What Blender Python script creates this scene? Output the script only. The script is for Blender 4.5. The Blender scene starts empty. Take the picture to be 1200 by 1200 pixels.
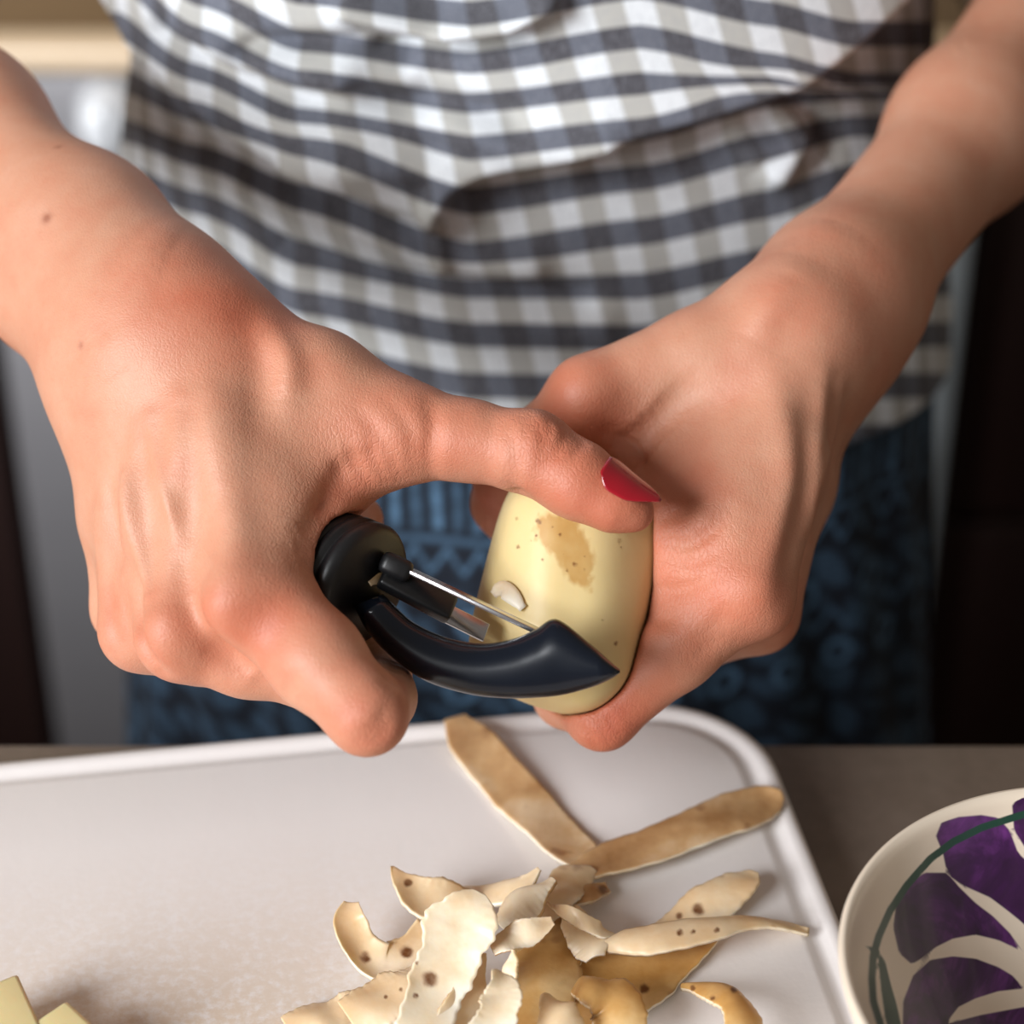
import bpy, bmesh, math, random
import numpy as np
from mathutils import Vector, Matrix

# ------------------------------------------------------------------ camera
PITCH = math.radians(32.0)
CAM = np.array([0.0, 0.0, 1.262])
FPX = 2500.0                                   # focal length in pixels of the 1200 frame
FWD = np.array([0.0, math.cos(PITCH), -math.sin(PITCH)])
UPV = np.array([0.0, math.sin(PITCH), math.cos(PITCH)])
RGT = np.array([1.0, 0.0, 0.0])
scene = bpy.context.scene
C = scene.collection
cam_d = bpy.data.cameras.new('camera'); cam = bpy.data.objects.new('camera', cam_d); C.objects.link(cam)
cam.location = CAM; cam.rotation_euler = (math.pi/2 - PITCH, 0, 0)
cam_d.sensor_width = 24; cam_d.sensor_height = 24; cam_d.lens = 50
cam_d.clip_start = 0.02
cam_d.dof.use_dof = True; cam_d.dof.focus_distance = 0.482; cam_d.dof.aperture_fstop = 5.0
scene.camera = cam
# ------------------------------------------------------------------ light
scene.view_settings.view_transform = 'Standard'; scene.view_settings.look = 'None'
scene.view_settings.exposure = 0.14; scene.view_settings.gamma = 1.0
scene.view_settings.use_curve_mapping = False
w = bpy.data.worlds.new('world'); scene.world = w; w.use_nodes = True
w.node_tree.nodes['Background'].inputs[0].default_value = (1.0, 0.88, 0.76, 1)
w.node_tree.nodes['Background'].inputs[1].default_value = 0.19
def area(name, loc, target, size, power, col):
    d = bpy.data.lights.new(name, 'AREA'); d.shape = 'RECTANGLE'; d.size = size[0]; d.size_y = size[1]
    d.energy = power; d.color = col
    o = bpy.data.objects.new(name, d); C.objects.link(o); o.location = loc
    o.rotation_euler = (Vector(target) - Vector(loc)).to_track_quat('-Z', 'Y').to_euler()
    return o
area('window_left_offscreen', (-1.75, -1.15, 1.95), (0.0, 0.5, 1.0), (1.2, 1.3), 102, (0.95, 0.975, 1.0))    # the daylight on the left hand side of the picture

# ------------------------------------------------------------------ helpers
def P(px, py, d):
    """pixel of the 1200 frame at depth d (metres along the view axis)"""
    return CAM + FWD*d + RGT*((px-600)/FPX*d) + UPV*((600-py)/FPX*d)
def proj(v):
    q = np.asarray(v, float) - CAM
    d = q @ FWD
    return 600 + FPX*(q @ RGT)/d, 600 - FPX*(q @ UPV)/d, d
def on_z(px, py, z):
    r = P(px, py, 1.0) - CAM
    return CAM + r*((z-CAM[2])/r[2])
def sstep(a, b, x):
    t = np.clip((x-a)/(b-a), 0, 1); return t*t*(3-2*t)

def new_obj(name, me, mat=None, parent=None):
    o = bpy.data.objects.new(name, me); C.objects.link(o)
    if mat is not None:
        for m in (mat if isinstance(mat, (list, tuple)) else [mat]): me.materials.append(m)
    if parent is not None: o.parent = parent
    return o
def mesh_np(name, V, F, smooth=True):
    me = bpy.data.meshes.new(name)
    me.from_pydata(np.asarray(V, float).tolist(), [], F.tolist() if isinstance(F, np.ndarray) else F)
    me.update()
    if smooth: me.polygons.foreach_set('use_smooth', [True]*len(me.polygons))
    return me
def set_attr(me, name, vals, kind='FLOAT'):
    a = me.attributes.new(name, kind, 'POINT')
    if kind == 'FLOAT': a.data.foreach_set('value', np.asarray(vals, np.float32).ravel())
    else:
        vals = np.asarray(vals, np.float32)
        if vals.shape[1] == 3: vals = np.hstack([vals, np.ones((len(vals), 1), np.float32)])
        a.data.foreach_set('color', vals.ravel())
def tag(o, label=None, cat=None, group=None, kind=None):
    if label: o['label'] = label
    if cat: o['category'] = cat
    if group: o['group'] = group
    if kind: o['kind'] = kind
    return o
def empty(name, loc):
    o = bpy.data.objects.new(name, None); C.objects.link(o); o.location = loc
    o.empty_display_size = 0.02; return o
def adopt(o, parent):
    o.parent = parent
    o.matrix_parent_inverse = Matrix.Translation(parent.location).inverted()
    return o
def box_me(name, size, center=(0, 0, 0), bevel=0.0, seg=2):
    bm = bmesh.new(); bmesh.ops.create_cube(bm, size=1)
    for v in bm.verts: v.co = Vector((v.co.x*size[0]+center[0], v.co.y*size[1]+center[1], v.co.z*size[2]+center[2]))
    if bevel: bmesh.ops.bevel(bm, geom=bm.edges[:], offset=bevel, segments=seg, profile=.5, affect='EDGES')
    me = bpy.data.meshes.new(name); bm.to_mesh(me); bm.free()
    me.polygons.foreach_set('use_smooth', [True]*len(me.polygons)) if bevel else None
    return me
def lathe_me(name, prof, seg=48, axis=2, close=False):
    V = []; F = []
    n = len(prof)
    for i in range(seg):
        a = 2*math.pi*i/seg
        for r, z in prof:
            c = (r*math.cos(a), r*math.sin(a), z)
            if axis == 1: c = (c[0], -z, c[1])
            V.append(c)
    for i in range(seg):
        j = (i+1) % seg
        for k in range(n-1):
            F.append((i*n+k, j*n+k, j*n+k+1, i*n+k+1))
    return mesh_np(name, V, F)

# ---- material builder
class M:
    def __init__(s, name):
        s.m = bpy.data.materials.new(name); s.m.use_nodes = True
        s.t = s.m.node_tree; s.b = s.t.nodes['Principled BSDF']
    def n(s, typ, **kw):
        nd = s.t.nodes.new(typ)
        for k, v in kw.items():
            if k.startswith('i_'):
                key = k[2:]
                nd.inputs[int(key) if key.isdigit() else key.replace('_', ' ')].default_value = v
            else: setattr(nd, k, v)
        return nd
    def l(s, a, b): s.t.links.new(a, b)
    def set(s, **kw):
        for k, v in kw.items():
            s.b.inputs[k.replace('_', ' ')].default_value = v
        return s
    def attr(s, name): return s.n('ShaderNodeAttribute', attribute_name=name)
    def math(s, op, a, b=None, c=None, clamp=False):
        nd = s.n('ShaderNodeMath', operation=op); nd.use_clamp = clamp
        for i, x in enumerate((a, b, c)):
            if x is None: continue
            if isinstance(x, (int, float)): nd.inputs[i].default_value = x
            else: s.l(x, nd.inputs[i])
        return nd.outputs[0]
    def mix(s, fac, a, b, blend='MIX'):
        nd = s.n('ShaderNodeMix', data_type='RGBA', blend_type=blend)
        for idx, x in ((0, fac), (6, a), (7, b)):
            if isinstance(x, (int, float)): nd.inputs[idx].default_value = x
            elif isinstance(x, tuple): nd.inputs[idx].default_value = (*x[:3], 1)
            else: s.l(x, nd.inputs[idx])
        return nd.outputs[2]
    def noise(s, scale, detail=3, rough=.5, coord='Object', stretch=None, dist=0):
        tc = s.n('ShaderNodeTexCoord'); nd = s.n('ShaderNodeTexNoise')
        nd.inputs['Scale'].default_value = scale; nd.inputs['Detail'].default_value = detail
        nd.inputs['Roughness'].default_value = rough; nd.inputs['Distortion'].default_value = dist
        if stretch:
            mp = s.n('ShaderNodeMapping'); mp.inputs['Scale'].default_value = stretch
            s.l(tc.outputs[coord], mp.inputs[0]); s.l(mp.outputs[0], nd.inputs[0])
        else: s.l(tc.outputs[coord], nd.inputs[0])
        return nd.outputs[0]
    def ramp(s, f, stops):
        nd = s.n('ShaderNodeValToRGB'); e = nd.color_ramp.elements
        while len(e) < len(stops): e.new(.5)
        for el, (p, c) in zip(e, stops): el.position = p; el.color = (*c[:3], 1)
        s.l(f, nd.inputs[0]); return nd.outputs[0]
    def smooth(s, f, lo, hi):
        nd = s.n('ShaderNodeMapRange', interpolation_type='SMOOTHSTEP')
        nd.inputs[1].default_value = lo; nd.inputs[2].default_value = hi
        s.l(f, nd.inputs[0]); return nd.outputs[0]
    def color(s, x):
        if isinstance(x, tuple): s.b.inputs['Base Color'].default_value = (*x[:3], 1)
        else: s.l(x, s.b.inputs['Base Color'])
        return s
    def bump(s, h, strength=.3, dist=.001):
        nd = s.n('ShaderNodeBump'); nd.inputs['Strength'].default_value = strength
        nd.inputs['Distance'].default_value = dist; s.l(h, nd.inputs['Height'])
        if s.b.inputs['Normal'].links: s.l(s.b.inputs['Normal'].links[0].from_socket, nd.inputs['Normal'])
        s.l(nd.outputs[0], s.b.inputs['Normal']); return s
def lin(r, g, b):
    f = lambda c: (c/255/12.92 if c/255 <= .04045 else ((c/255+.055)/1.055)**2.4)
    return (f(r), f(g), f(b))
def plain(name, rgb, rough=.5, metal=0.0, var=.12, scale=30, **kw):
    m = M(name); c = lin(*rgb)
    f = m.noise(scale, 4)
    m.color(m.mix(f, tuple(x*(1-var) for x in c), tuple(min(1, x*(1+var)) for x in c)))
    m.set(Roughness=rough, Metallic=metal, **kw); return m.m

# ---- signed distance toolkit (for bodies grown as one continuous surface)
def smin(a, b, k):
    h = np.maximum(k-np.abs(a-b), 0)/k
    return np.minimum(a, b) - h*h*k*.25
def smax(a, b, k): return -smin(-a, -b, k)
def cone(p, a, b, r1, r2):
    a = np.asarray(a, np.float32); b = np.asarray(b, np.float32)
    ab = b-a; L = float(ab @ ab) + 1e-12
    q = p-a
    t = np.clip((q @ ab)/L, 0, 1)
    q = q - t[:, None]*ab
    return np.sqrt(np.einsum('ij,ij->i', q, q)) - (r1 + (r2-r1)*t)
def chain(p, pts, k=.004):
    d = None
    for (a, ra), (b, rb) in zip(pts[:-1], pts[1:]):
        e = cone(p, a, b, ra, rb)
        d = e if d is None else smin(d, e, k)
    return d
def axis_steps(lo, hi, flo, fhi, h, grow=1.12, hmax=.012):
    """grid coordinates: step h inside [flo, fhi], growing outside it"""
    c = list(np.arange(flo, fhi+h, h))
    x, s = c[-1], h
    while x < hi: s = min(s*grow, hmax); x += s; c.append(x)
    x, s = c[0], h; pre = []
    while x > lo: s = min(s*grow, hmax); x -= s; pre.append(x)
    return np.array(pre[::-1] + c, np.float32)
def surface_nets(f, xs, ys, zs, bs=8):
    def pad(a):
        n = (-(len(a)-1)) % bs
        s = a[-1]-a[-2]
        return np.concatenate([a, a[-1]+s*np.arange(1, n+1, dtype=np.float32)])
    xs, ys, zs = pad(xs), pad(ys), pad(zs)
    N = (len(xs), len(ys), len(zs))
    nb = [(n-1)//bs for n in N]
    mid = [.5*(a[:-1:bs][:k]+a[bs::bs][:k]) for a, k in zip((xs, ys, zs), nb)]
    hal = [.5*(a[bs::bs][:k]-a[:-1:bs][:k]) for a, k in zip((xs, ys, zs), nb)]
    g = np.stack(np.meshgrid(*mid, indexing='ij'), -1).reshape(-1, 3).astype(np.float32)
    hg = np.stack(np.meshgrid(*hal, indexing='ij'), -1).reshape(-1, 3)
    dc = f(g); rad = np.sqrt((hg**2).sum(1))
    act = np.abs(dc) < rad*1.25+.004
    val = np.repeat(np.repeat(np.repeat(np.where(dc < 0, -1, 1).reshape(nb).astype(np.float32), bs, 0), bs, 1), bs, 2)
    val = np.pad(val, ((0, 1),)*3, mode='edge')
    ai = np.argwhere(act.reshape(nb))
    need = np.zeros(N, bool)
    for i, j, k in ai: need[i*bs:i*bs+bs+1, j*bs:j*bs+bs+1, k*bs:k*bs+bs+1] = True
    idx = np.argwhere(need)
    pts = np.stack([xs[idx[:, 0]], ys[idx[:, 1]], zs[idx[:, 2]]], -1)
    out = np.empty(len(pts), np.float32)
    B = 200000
    for s in range(0, len(pts), B): out[s:s+B] = f(pts[s:s+B])
    val[idx[:, 0], idx[:, 1], idx[:, 2]] = out
    ins = val < 0
    cnt = np.zeros(tuple(n-1 for n in N), np.uint8)
    offs = [(a, b, c) for a in (0, 1) for b in (0, 1) for c in (0, 1)]
    sl = lambda a, n: slice(a, n-1+a)
    for a, b, c in offs: cnt += ins[sl(a, N[0]), sl(b, N[1]), sl(c, N[2])]
    cells = np.argwhere((cnt > 0) & (cnt < 8))
    flat = np.ravel_multi_index(cells.T, N)
    acc = np.zeros((len(cells), 3)); num = np.zeros(len(cells))
    cv = {o: val[cells[:, 0]+o[0], cells[:, 1]+o[1], cells[:, 2]+o[2]] for o in offs}
    ax = (xs, ys, zs)
    def pos(o): return np.stack([ax[i][cells[:, i]+o[i]] for i in range(3)], -1)
    for o in offs:
        for d in range(3):
            if o[d]: continue
            o2 = tuple(o[i]+(i == d) for i in range(3))
            a, b = cv[o], cv[o2]; cr = (a < 0) != (b < 0)
            t = np.where(cr, a/np.where(cr, a-b, 1), 0)
            pa, pb = pos(o), pos(o2)
            acc += np.where(cr[:, None], pa+(pb-pa)*t[:, None], 0); num += cr
    V = acc/num[:, None]
    F = []
    order = np.argsort(flat); fs = flat[order]
    for d in range(3):
        e = [slice(None)]*3; e2 = [slice(None)]*3
        e[d] = slice(0, -1); e2[d] = slice(1, None)
        A, Bv = ins[tuple(e)], ins[tuple(e2)]
        ed = np.argwhere(A != Bv)
        u, v = (d+1) % 3, (d+2) % 3
        ok = (ed[:, u] > 0) & (ed[:, v] > 0)
        ed = ed[ok]
        q = []
        for du, dv in ((-1, -1), (0, -1), (0, 0), (-1, 0)):
            c = ed.copy(); c[:, u] += du; c[:, v] += dv
            fl = np.ravel_multi_index(c.T, N)
            q.append(order[np.clip(np.searchsorted(fs, fl), 0, len(fs)-1)])
        q = np.stack(q, -1)
        flip = ~A[tuple(ed.T)]
        q[flip] = q[flip][:, ::-1]
        F.append(q)
    return V, np.vstack(F)
def vert_normals(V, F):
    n = np.cross(V[F[:, 2]]-V[F[:, 0]], V[F[:, 3]]-V[F[:, 1]])
    N = np.zeros_like(V)
    for i in range(4): np.add.at(N, F[:, i], n)
    return N/np.maximum(np.linalg.norm(N, axis=1), 1e-12)[:, None]
def relax(V, F, it=2, w=.5):
    for _ in range(it):
        S = np.zeros_like(V); c = np.zeros(len(V))
        for i in range(4):
            for j in (1, 3):
                np.add.at(S, F[:, i], V[F[:, (i+j) % 4]])
            np.add.at(c, F[:, i], 2)
        V = V*(1-w)+S/c[:, None]*w
    return V
def march(f, px, py, d0=.36, d1=.75):
    """first hit of a body along the rays of the given pixels"""
    px = np.asarray(px, float); py = np.asarray(py, float)
    r = FWD[None]+RGT[None]*((px-600)/FPX)[:, None]+UPV[None]*((600-py)/FPX)[:, None]
    t = np.full(len(px), d0)
    for _ in range(90):
        dd = f((CAM+r*t[:, None]).astype(np.float32))
        t += np.clip(dd, -.01, .05)*.8
    hit = np.abs(dd) < .002
    return CAM+r*t[:, None], hit & (t < d1)
def poly_sd(px, py, poly):
    """signed pixel distance to a polygon (negative inside)"""
    poly = np.asarray(poly, float); d = np.full(len(px), 1e9); ins = np.zeros(len(px), bool)
    p = np.stack([px, py], -1)
    for a, b in zip(poly, np.roll(poly, -1, 0)):
        e = b-a; q = p-a; t = np.clip(q @ e/(e @ e), 0, 1)
        d = np.minimum(d, np.hypot(*(q-t[:, None]*e).T))
        c = (a[1] > py) != (b[1] > py)
        with np.errstate(divide='ignore', invalid='ignore'):
            ins ^= c & (px < (b[0]-a[0])*(py-a[1])/(b[1]-a[1])+a[0])
    return np.where(ins, -d, d)
def line_d(px, py, pts):
    d = np.full(len(px), 1e9); p = np.stack([px, py], -1)
    for a, b in zip(np.asarray(pts[:-1], float), np.asarray(pts[1:], float)):
        e = b-a; q = p-a; t = np.clip(q @ e/(e @ e+1e-9), 0, 1)
        d = np.minimum(d, np.hypot(*(q-t[:, None]*e).T))
    return d
def vnoise(p, seed=0):
    """cheap smooth noise for numpy points"""
    rs = np.random.RandomState(seed); out = np.zeros(len(p))
    for _ in range(6):
        k = rs.normal(size=3); out += np.sin(p @ (k*6.0)+rs.rand()*6.28)
    return out/6
def spline(pts, n):
    """Catmull-Rom through rows of pts, n samples"""
    pts = np.asarray(pts, float); m = len(pts)
    e = np.vstack([2*pts[0]-pts[1], pts, 2*pts[-1]-pts[-2]])
    out = []
    for u in np.linspace(0, m-1-1e-9, n):
        i = int(u); t = u-i; a, b, c, d = e[i:i+4]
        out.append(.5*((2*b)+(-a+c)*t+(2*a-5*b+4*c-d)*t*t+(-a+3*b-3*c+d)*t**3))
    return np.array(out)

Z_TOP = 0.90          # worktop
Z_BRD = 0.912         # top of the cutting board
Y_EDGE = 0.4605       # person's side of the worktop
Y_BACK = 1.08         # fronts of the units behind the person

# ================================================================== SETTING
m_floor = plain('floor_vinyl', (114, 95, 78), .45, var=.1, scale=6)
o = new_obj('floor', box_me('floor', (5, 4.6, .04), (0, -.1, -.02)), m_floor); tag(o, kind='structure')
m_wall = plain('wall_paint', (196, 178, 150), .7, var=.04, scale=3)
o = new_obj('wall_back', box_me('wall_back', (5, .06, 2.6), (0, 1.73, 1.3)), m_wall); tag(o, kind='structure')

m_top = M('worktop_stone')
f1 = m_top.noise(260, 4); f2 = m_top.noise(14, 4, .6)
m_top.color(m_top.mix(m_top.smooth(f2, .45, .75), m_top.mix(f1, lin(100, 86, 76), lin(124, 108, 97)), lin(136, 122, 111)))
m_top.set(Roughness=.38); m_top.bump(m_top.noise(300, 2), .05, .0005)
m_dark = M('dark_cabinet'); fw = m_dark.noise(16, 5, .6, stretch=(1, 1, .12))
m_dark.color(m_dark.mix(fw, lin(38, 23, 21), lin(56, 35, 31))); m_dark.set(Roughness=.5)
wt = empty('kitchen_island', (0, .03, 0))
tag(wt, 'dark grey brown kitchen worktop on dark brown base unit, carrying the cutting board', 'worktop')
adopt(new_obj('worktop', box_me('worktop', (2.2, .84, .032), (0, Y_EDGE-.42, Z_TOP-.016), .002), m_top.m), wt)
adopt(new_obj('base', box_me('base', (2.1, .74, .80), (0, Y_EDGE-.44, .468)), m_dark.m), wt)
adopt(new_obj('plinth', box_me('plinth', (2.08, .64, .068), (0, Y_EDGE-.44, .034)), m_dark.m), wt)
for i in range(4):
    dx = -1.05+.2625+.525*i
    dr = adopt(new_obj('door', box_me('door', (.515, .018, .77), (dx, Y_EDGE-.061, .478), .002), m_dark.m), wt)

# units behind the person
m_steel = M('brushed_steel'); fs_ = m_steel.noise(40, 4, .6, stretch=(.02, 1, 8))
m_steel.color(m_steel.mix(fs_, lin(132, 130, 134), lin(152, 150, 153))); m_steel.set(Roughness=.42, Metallic=.25)
m_cream = plain('cream_enamel', (226, 200, 168), .3, var=.04)
m_hob = plain('brown_hob', (112, 86, 56), .35, var=.25, scale=8)
m_black = plain('black_iron', (18, 17, 17), .5)
m_glass = plain('oven_glass', (14, 14, 16), .08, var=.05)
m_chrome = plain('pale_knob', (228, 230, 234), .25, var=.03)
SX0, SX1 = -.292, .252
sw = SX1-SX0; sc = (SX0+SX1)/2
st = empty('stove', (sc, Y_BACK+.3, 0))
tag(st, 'grey steel cooker with pale knobs and cream front rim behind the person', 'stove')
adopt(new_obj('body', box_me('body', (sw, .58, .815), (sc, Y_BACK+.312, .4495), .003), m_steel.m), st)
adopt(new_obj('side_trim', box_me('side_trim', (.024, .034, .80), (SX1-.012, Y_BACK+.004, .455), .003), plain('pale_trim', (196, 208, 216), .4)), st)
adopt(new_obj('plinth', box_me('plinth', (sw-.02, .52, .042), (sc, Y_BACK+.30, .021)), m_black), st)
adopt(new_obj('hob_rim', box_me('hob_rim', (sw+.004, .03, .016), (sc, Y_BACK+.008, .870), .005), m_cream), st)
hb = adopt(new_obj('hob', box_me('hob', (sw, .57, .016), (sc, Y_BACK+.308, .867), .003), m_hob), st)
for bx_, by_ in ((-.135, .16), (.135, .16), (-.135, .42), (.135, .42)):
    b = adopt(new_obj('burner', lathe_me('burner', [(0, .022), (.03, .022), (.036, .016), (.05, .012), (.052, 0), (0, 0)], 32), m_black), st)
    b.location = (sc+bx_, Y_BACK+by_, .876)
    for k in range(4):
        g = new_obj('grate_bar', box_me('grate_bar', (.085, .008, .008), (.06, 0, .03), .002), m_black, b)
        g.rotation_euler = (0, 0, k*math.pi/2+.78)
pn = adopt(new_obj('control_panel', box_me('control_panel', (sw, .014, .112), (sc, Y_BACK+.013, .803), .003), m_steel.m), st)
for i in range(5):
    k = adopt(new_obj('knob', lathe_me('knob', [(0, .026), (.012, .026), (.0155, .022), (.017, .004), (.021, 0), (0, 0)], 28, axis=1), m_chrome), st)
    k.location = (SX0+.078+i*.097, Y_BACK+.006, .836)
    new_obj('pointer', box_me('pointer', (.004, .004, .026), (0, -.027, 0), .001), m_chrome, k)
dr = adopt(new_obj('oven_door', box_me('oven_door', (sw-.006, .026, .52), (sc, Y_BACK+.007, .452), .004), m_steel.m), st)
new_obj('glass', box_me('glass', (sw-.17, .004, .26), (sc, Y_BACK-.007, .43), .001), m_glass, dr)
hnd = adopt(new_obj('door_handle', box_me('door_handle', (sw-.10, .014, .018), (sc, Y_BACK-.045, .655), .006, 3), m_chrome), st)
for s in (-1, 1):
    adopt(new_obj('handle_post', box_me('handle_post', (.014, .045, .014), (sc+s*(sw/2-.08), Y_BACK-.024, .655), .002), m_chrome), st)
adopt(new_obj('drawer_front', box_me('drawer_front', (sw-.006, .022, .13), (sc, Y_BACK+.009, .116), .004), m_steel.m), st)
def base_unit(x0, x1, label, splits):
    c = (x0+x1)/2; wd = x1-x0
    e = empty('base_cabinet', (c, Y_BACK+.3, 0)); tag(e, label, 'cabinet', None)
    adopt(new_obj('carcass', box_me('carcass', (wd, .56, .76), (c, Y_BACK+.31, .46)), m_dark.m), e)
    adopt(new_obj('plinth', box_me('plinth', (wd, .5, .08), (c, Y_BACK+.34, .04)), m_black), e)
    adopt(new_obj('worktop', box_me('worktop', (wd, .62, .034), (c, Y_BACK+.30, .857), .003), m_top.m), e)
    z = .836
    for h in splits:
        d = adopt(new_obj('drawer_front', box_me('drawer_front', (wd-.006, .02, h-.008), (c, Y_BACK+.02, z-h/2), .002), m_dark.m), e)
        g = new_obj('handle', box_me('handle', (.16, .012, .012), (c+ (0.12 if x0 > 0 else -.12), Y_BACK-.0045, z-.04), .003), m_black, d)
        z -= h
    return e
base_unit(SX1+.006, SX1+.66, 'dark brown drawer unit on the far side of the light stove edge', (.262, .25, .236))
base_unit(SX0-.66, SX0-.006, 'dark brown base cabinet beside the grey stove front below the forearm', (.748,))
# ================================================================== CUTTING BOARD
m_board = M('board_plastic')
g1 = m_board.noise(9, 5, .6); g2 = m_board.noise(420, 3, .6); g3 = m_board.noise(60, 4, .65, stretch=(1, .25, 1))
tcb = m_board.n('ShaderNodeTexCoord'); sep = m_board.n('ShaderNodeSeparateXYZ'); m_board.l(tcb.outputs['Object'], sep.inputs[0])
worn = m_board.math('MULTIPLY', m_board.smooth(sep.outputs[1], .24, .10), m_board.smooth(g1, .28, .55))
worn = m_board.math('MULTIPLY', worn, m_board.smooth(sep.outputs[0], .31, .22))
worn = m_board.math('MULTIPLY', worn, m_board.smooth(m_board.math('ADD', g2, m_board.math('MULTIPLY', g3, .6)), .52, .95))
m_board.color(m_board.mix(m_board.math('MULTIPLY', worn, .95), m_board.mix(g1, lin(230, 224, 222), lin(238, 234, 232)), lin(204, 172, 126)))
m_board.set(Roughness=.42); m_board.bump(g2, .12, .0004); m_board.bump(g3, .15, .0006)
A0, A1 = on_z(0, 890, Z_BRD), on_z(800, 815, Z_BRD)
B0, B1 = on_z(893, 850, Z_BRD), on_z(992, 1090, Z_BRD)
dA = (A0-A1)[:2]; dA /= np.linalg.norm(dA)                       # along the far edge, away from the corner
dB = np.array([-dA[1], dA[0]])
if dB[1] > 0: dB = -dB
q = np.linalg.solve(np.stack([dA, -dB], 1), B0[:2]-A1[:2]); CORNER = A1[:2]+dA*q[0]
BW, BH = .37, .27
def rrect(w_, h_, r, ins, n=10):
    """rounded rectangle 0..w, 0..h, inset"""
    pts = []; r = max(r-ins, .002)
    for cx, cy, a0 in ((w_-ins-r, h_-ins-r, 0), (ins+r, h_-ins-r, 90), (ins+r, ins+r, 180), (w_-ins-r, ins+r, 270)):
        for i in range(n+1):
            a = math.radians(a0+90*i/n); pts.append((cx+r*math.cos(a), cy+r*math.sin(a)))
    return pts
def loops_me(name, loops):
    V = []; F = []; n = len(loops[0])
    for L in loops: V += L
    for k in range(len(loops)-1):
        for i in range(n):
            j = (i+1) % n; F.append((k*n+i, k*n+j, (k+1)*n+j, (k+1)*n+i))
    F.append(tuple(range(n-1, -1, -1))); F.append(tuple((len(loops)-1)*n+i for i in range(n)))
    return mesh_np(name, V, F)
prof = [(.003, -.012), (.0005, -.0105), (0, -.009), (0, -.0025), (.0007, -.0007), (.0022, 0), (.0038, 0), (.0047, -.0004),
        (.0060, -.0012), (.0074, -.0015), (.0088, -.0011), (.0101, -.0004), (.0115, -.0001), (.04, -.0001)]
lp = [[(x, y, z) for x, y in rrect(BW, BH, .034, i)] for i, z in prof]
brd = new_obj('cutting_board', loops_me('cutting_board', lp), m_board.m)
ang = math.atan2(-dA[1], -dA[0])
brd.rotation_euler = (0, 0, ang)
org = CORNER + dA*BW + dB*BH
brd.location = (org[0], org[1], Z_BRD)
tag(brd, 'white plastic cutting board with rounded corners and juice groove under the peels', 'cutting board')

# ================================================================== BOWL
Z_RIM = .956
rc = on_z(1328, 1136, Z_RIM); rl = on_z(986, 1136, Z_RIM)
RB = rc[0]-rl[0]; BC = np.array([rc[0], rc[1]])
HB = Z_RIM-Z_TOP
k = RB/.0587
inner = [(0.0, .007), (.010, .0071), (.020, .0082), (.028, .0115), (.036, .0180), (.043, .0268), (.049, .0365), (.0535, .0460), (.0562, .0535)]
outer = [(.0575, .0556), (.0587, .0550), (.0583, .0520), (.0555, .0440), (.0510, .0345), (.0450, .0245), (.0385, .0165), (.0310, .0105), (.0270, .0075), (.0265, .0005), (.0240, 0), (.0225, .0030), (0, .0035)]
ip = spline(inner, 60); op = spline(outer, 44)
pr = np.vstack([ip, op]); pr[:, 0] = np.maximum(pr[:, 0], 0)*k; pr[:, 1] *= HB/.0556
SEG = 300; th = np.linspace(0, 2*math.pi, SEG, endpoint=False)
V = np.stack([np.outer(np.cos(th), pr[:, 0]), np.outer(np.sin(th), pr[:, 0]), np.tile(pr[:, 1], (SEG, 1))], -1)
n = len(pr)
ii, kk = np.meshgrid(np.arange(SEG), np.arange(n-1), indexing='ij'); jj = (ii+1) % SEG
F = np.stack([ii*n+kk, jj*n+kk, jj*n+kk+1, ii*n+kk+1], -1).reshape(-1, 4)
me = mesh_np('bowl', V.reshape(-1, 3), F)
# painted flower: the strip of the pattern that the photo shows, repeated around the bowl
lo = math.radians(86); tt = (th-lo) % (math.pi*2/3)+lo
Wp = np.stack([np.outer(np.cos(tt), pr[:, 0])+BC[0], np.outer(np.sin(tt), pr[:, 0])+BC[1], np.tile(pr[:, 1]+Z_TOP, (SEG, 1))], -1).reshape(-1, 3)
bx, by, _ = proj(Wp)
cx, cy = (bx-850)*3, (by-800)*3
petals = [[(740, 540), (760, 490), (820, 472), (900, 465), (960, 475), (1000, 520), (1030, 600), (1075, 640), (1140, 760), (1140, 920), (1080, 880), (1040, 840), (990, 800), (930, 755), (840, 715), (800, 690), (775, 650), (765, 600)],
          [(1008, 430), (1040, 395), (1100, 380), (1200, 400), (1200, 600), (1060, 590), (1015, 520)],
          [(590, 860), (600, 780), (640, 710), (700, 668), (780, 668), (822, 718), (880, 775), (940, 820), (1000, 880), (1045, 945), (960, 905), (880, 886), (800, 900), (740, 930), (690, 970), (655, 990), (610, 950)],
          [(622, 1260), (625, 1120), (660, 1030), (720, 975), (800, 962), (880, 970), (960, 1000), (1010, 1030), (1050, 1075), (960, 1085), (880, 1110), (820, 1140), (785, 1185), (760, 1260)],
          [(775, 1200), (900, 1168), (1050, 1140), (1200, 1180), (1200, 1400), (780, 1400)]]
dp = np.min([poly_sd(cx, cy, p) for p in petals], 0)
ring = line_d(cx, cy, [(1300, 470), (1200, 440), (1100, 453), (1050, 463), (1000, 478), (900, 510), (800, 560), (720, 620), (640, 710), (580, 800), (540, 890), (520, 960), (515, 1040), (520, 1120), (545, 1200), (580, 1290), (640, 1400)])-13
ring = np.minimum(ring, line_d(cx, cy, [(490, 930), (530, 936)])-4)
leaf = poly_sd(cx, cy, [(535, 940), (562, 980), (582, 1060), (602, 1130), (618, 1200), (625, 1270), (585, 1260), (562, 1180), (548, 1080), (540, 1000)])
kmask = np.tile(np.arange(n) < len(ip), (SEG, 1)).ravel()
for nm, a in (('petal', dp), ('line', np.minimum(ring, leaf))): set_attr(me, nm, np.where(kmask, a, 60)/60)
m_bowl = M('painted_glaze')
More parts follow.
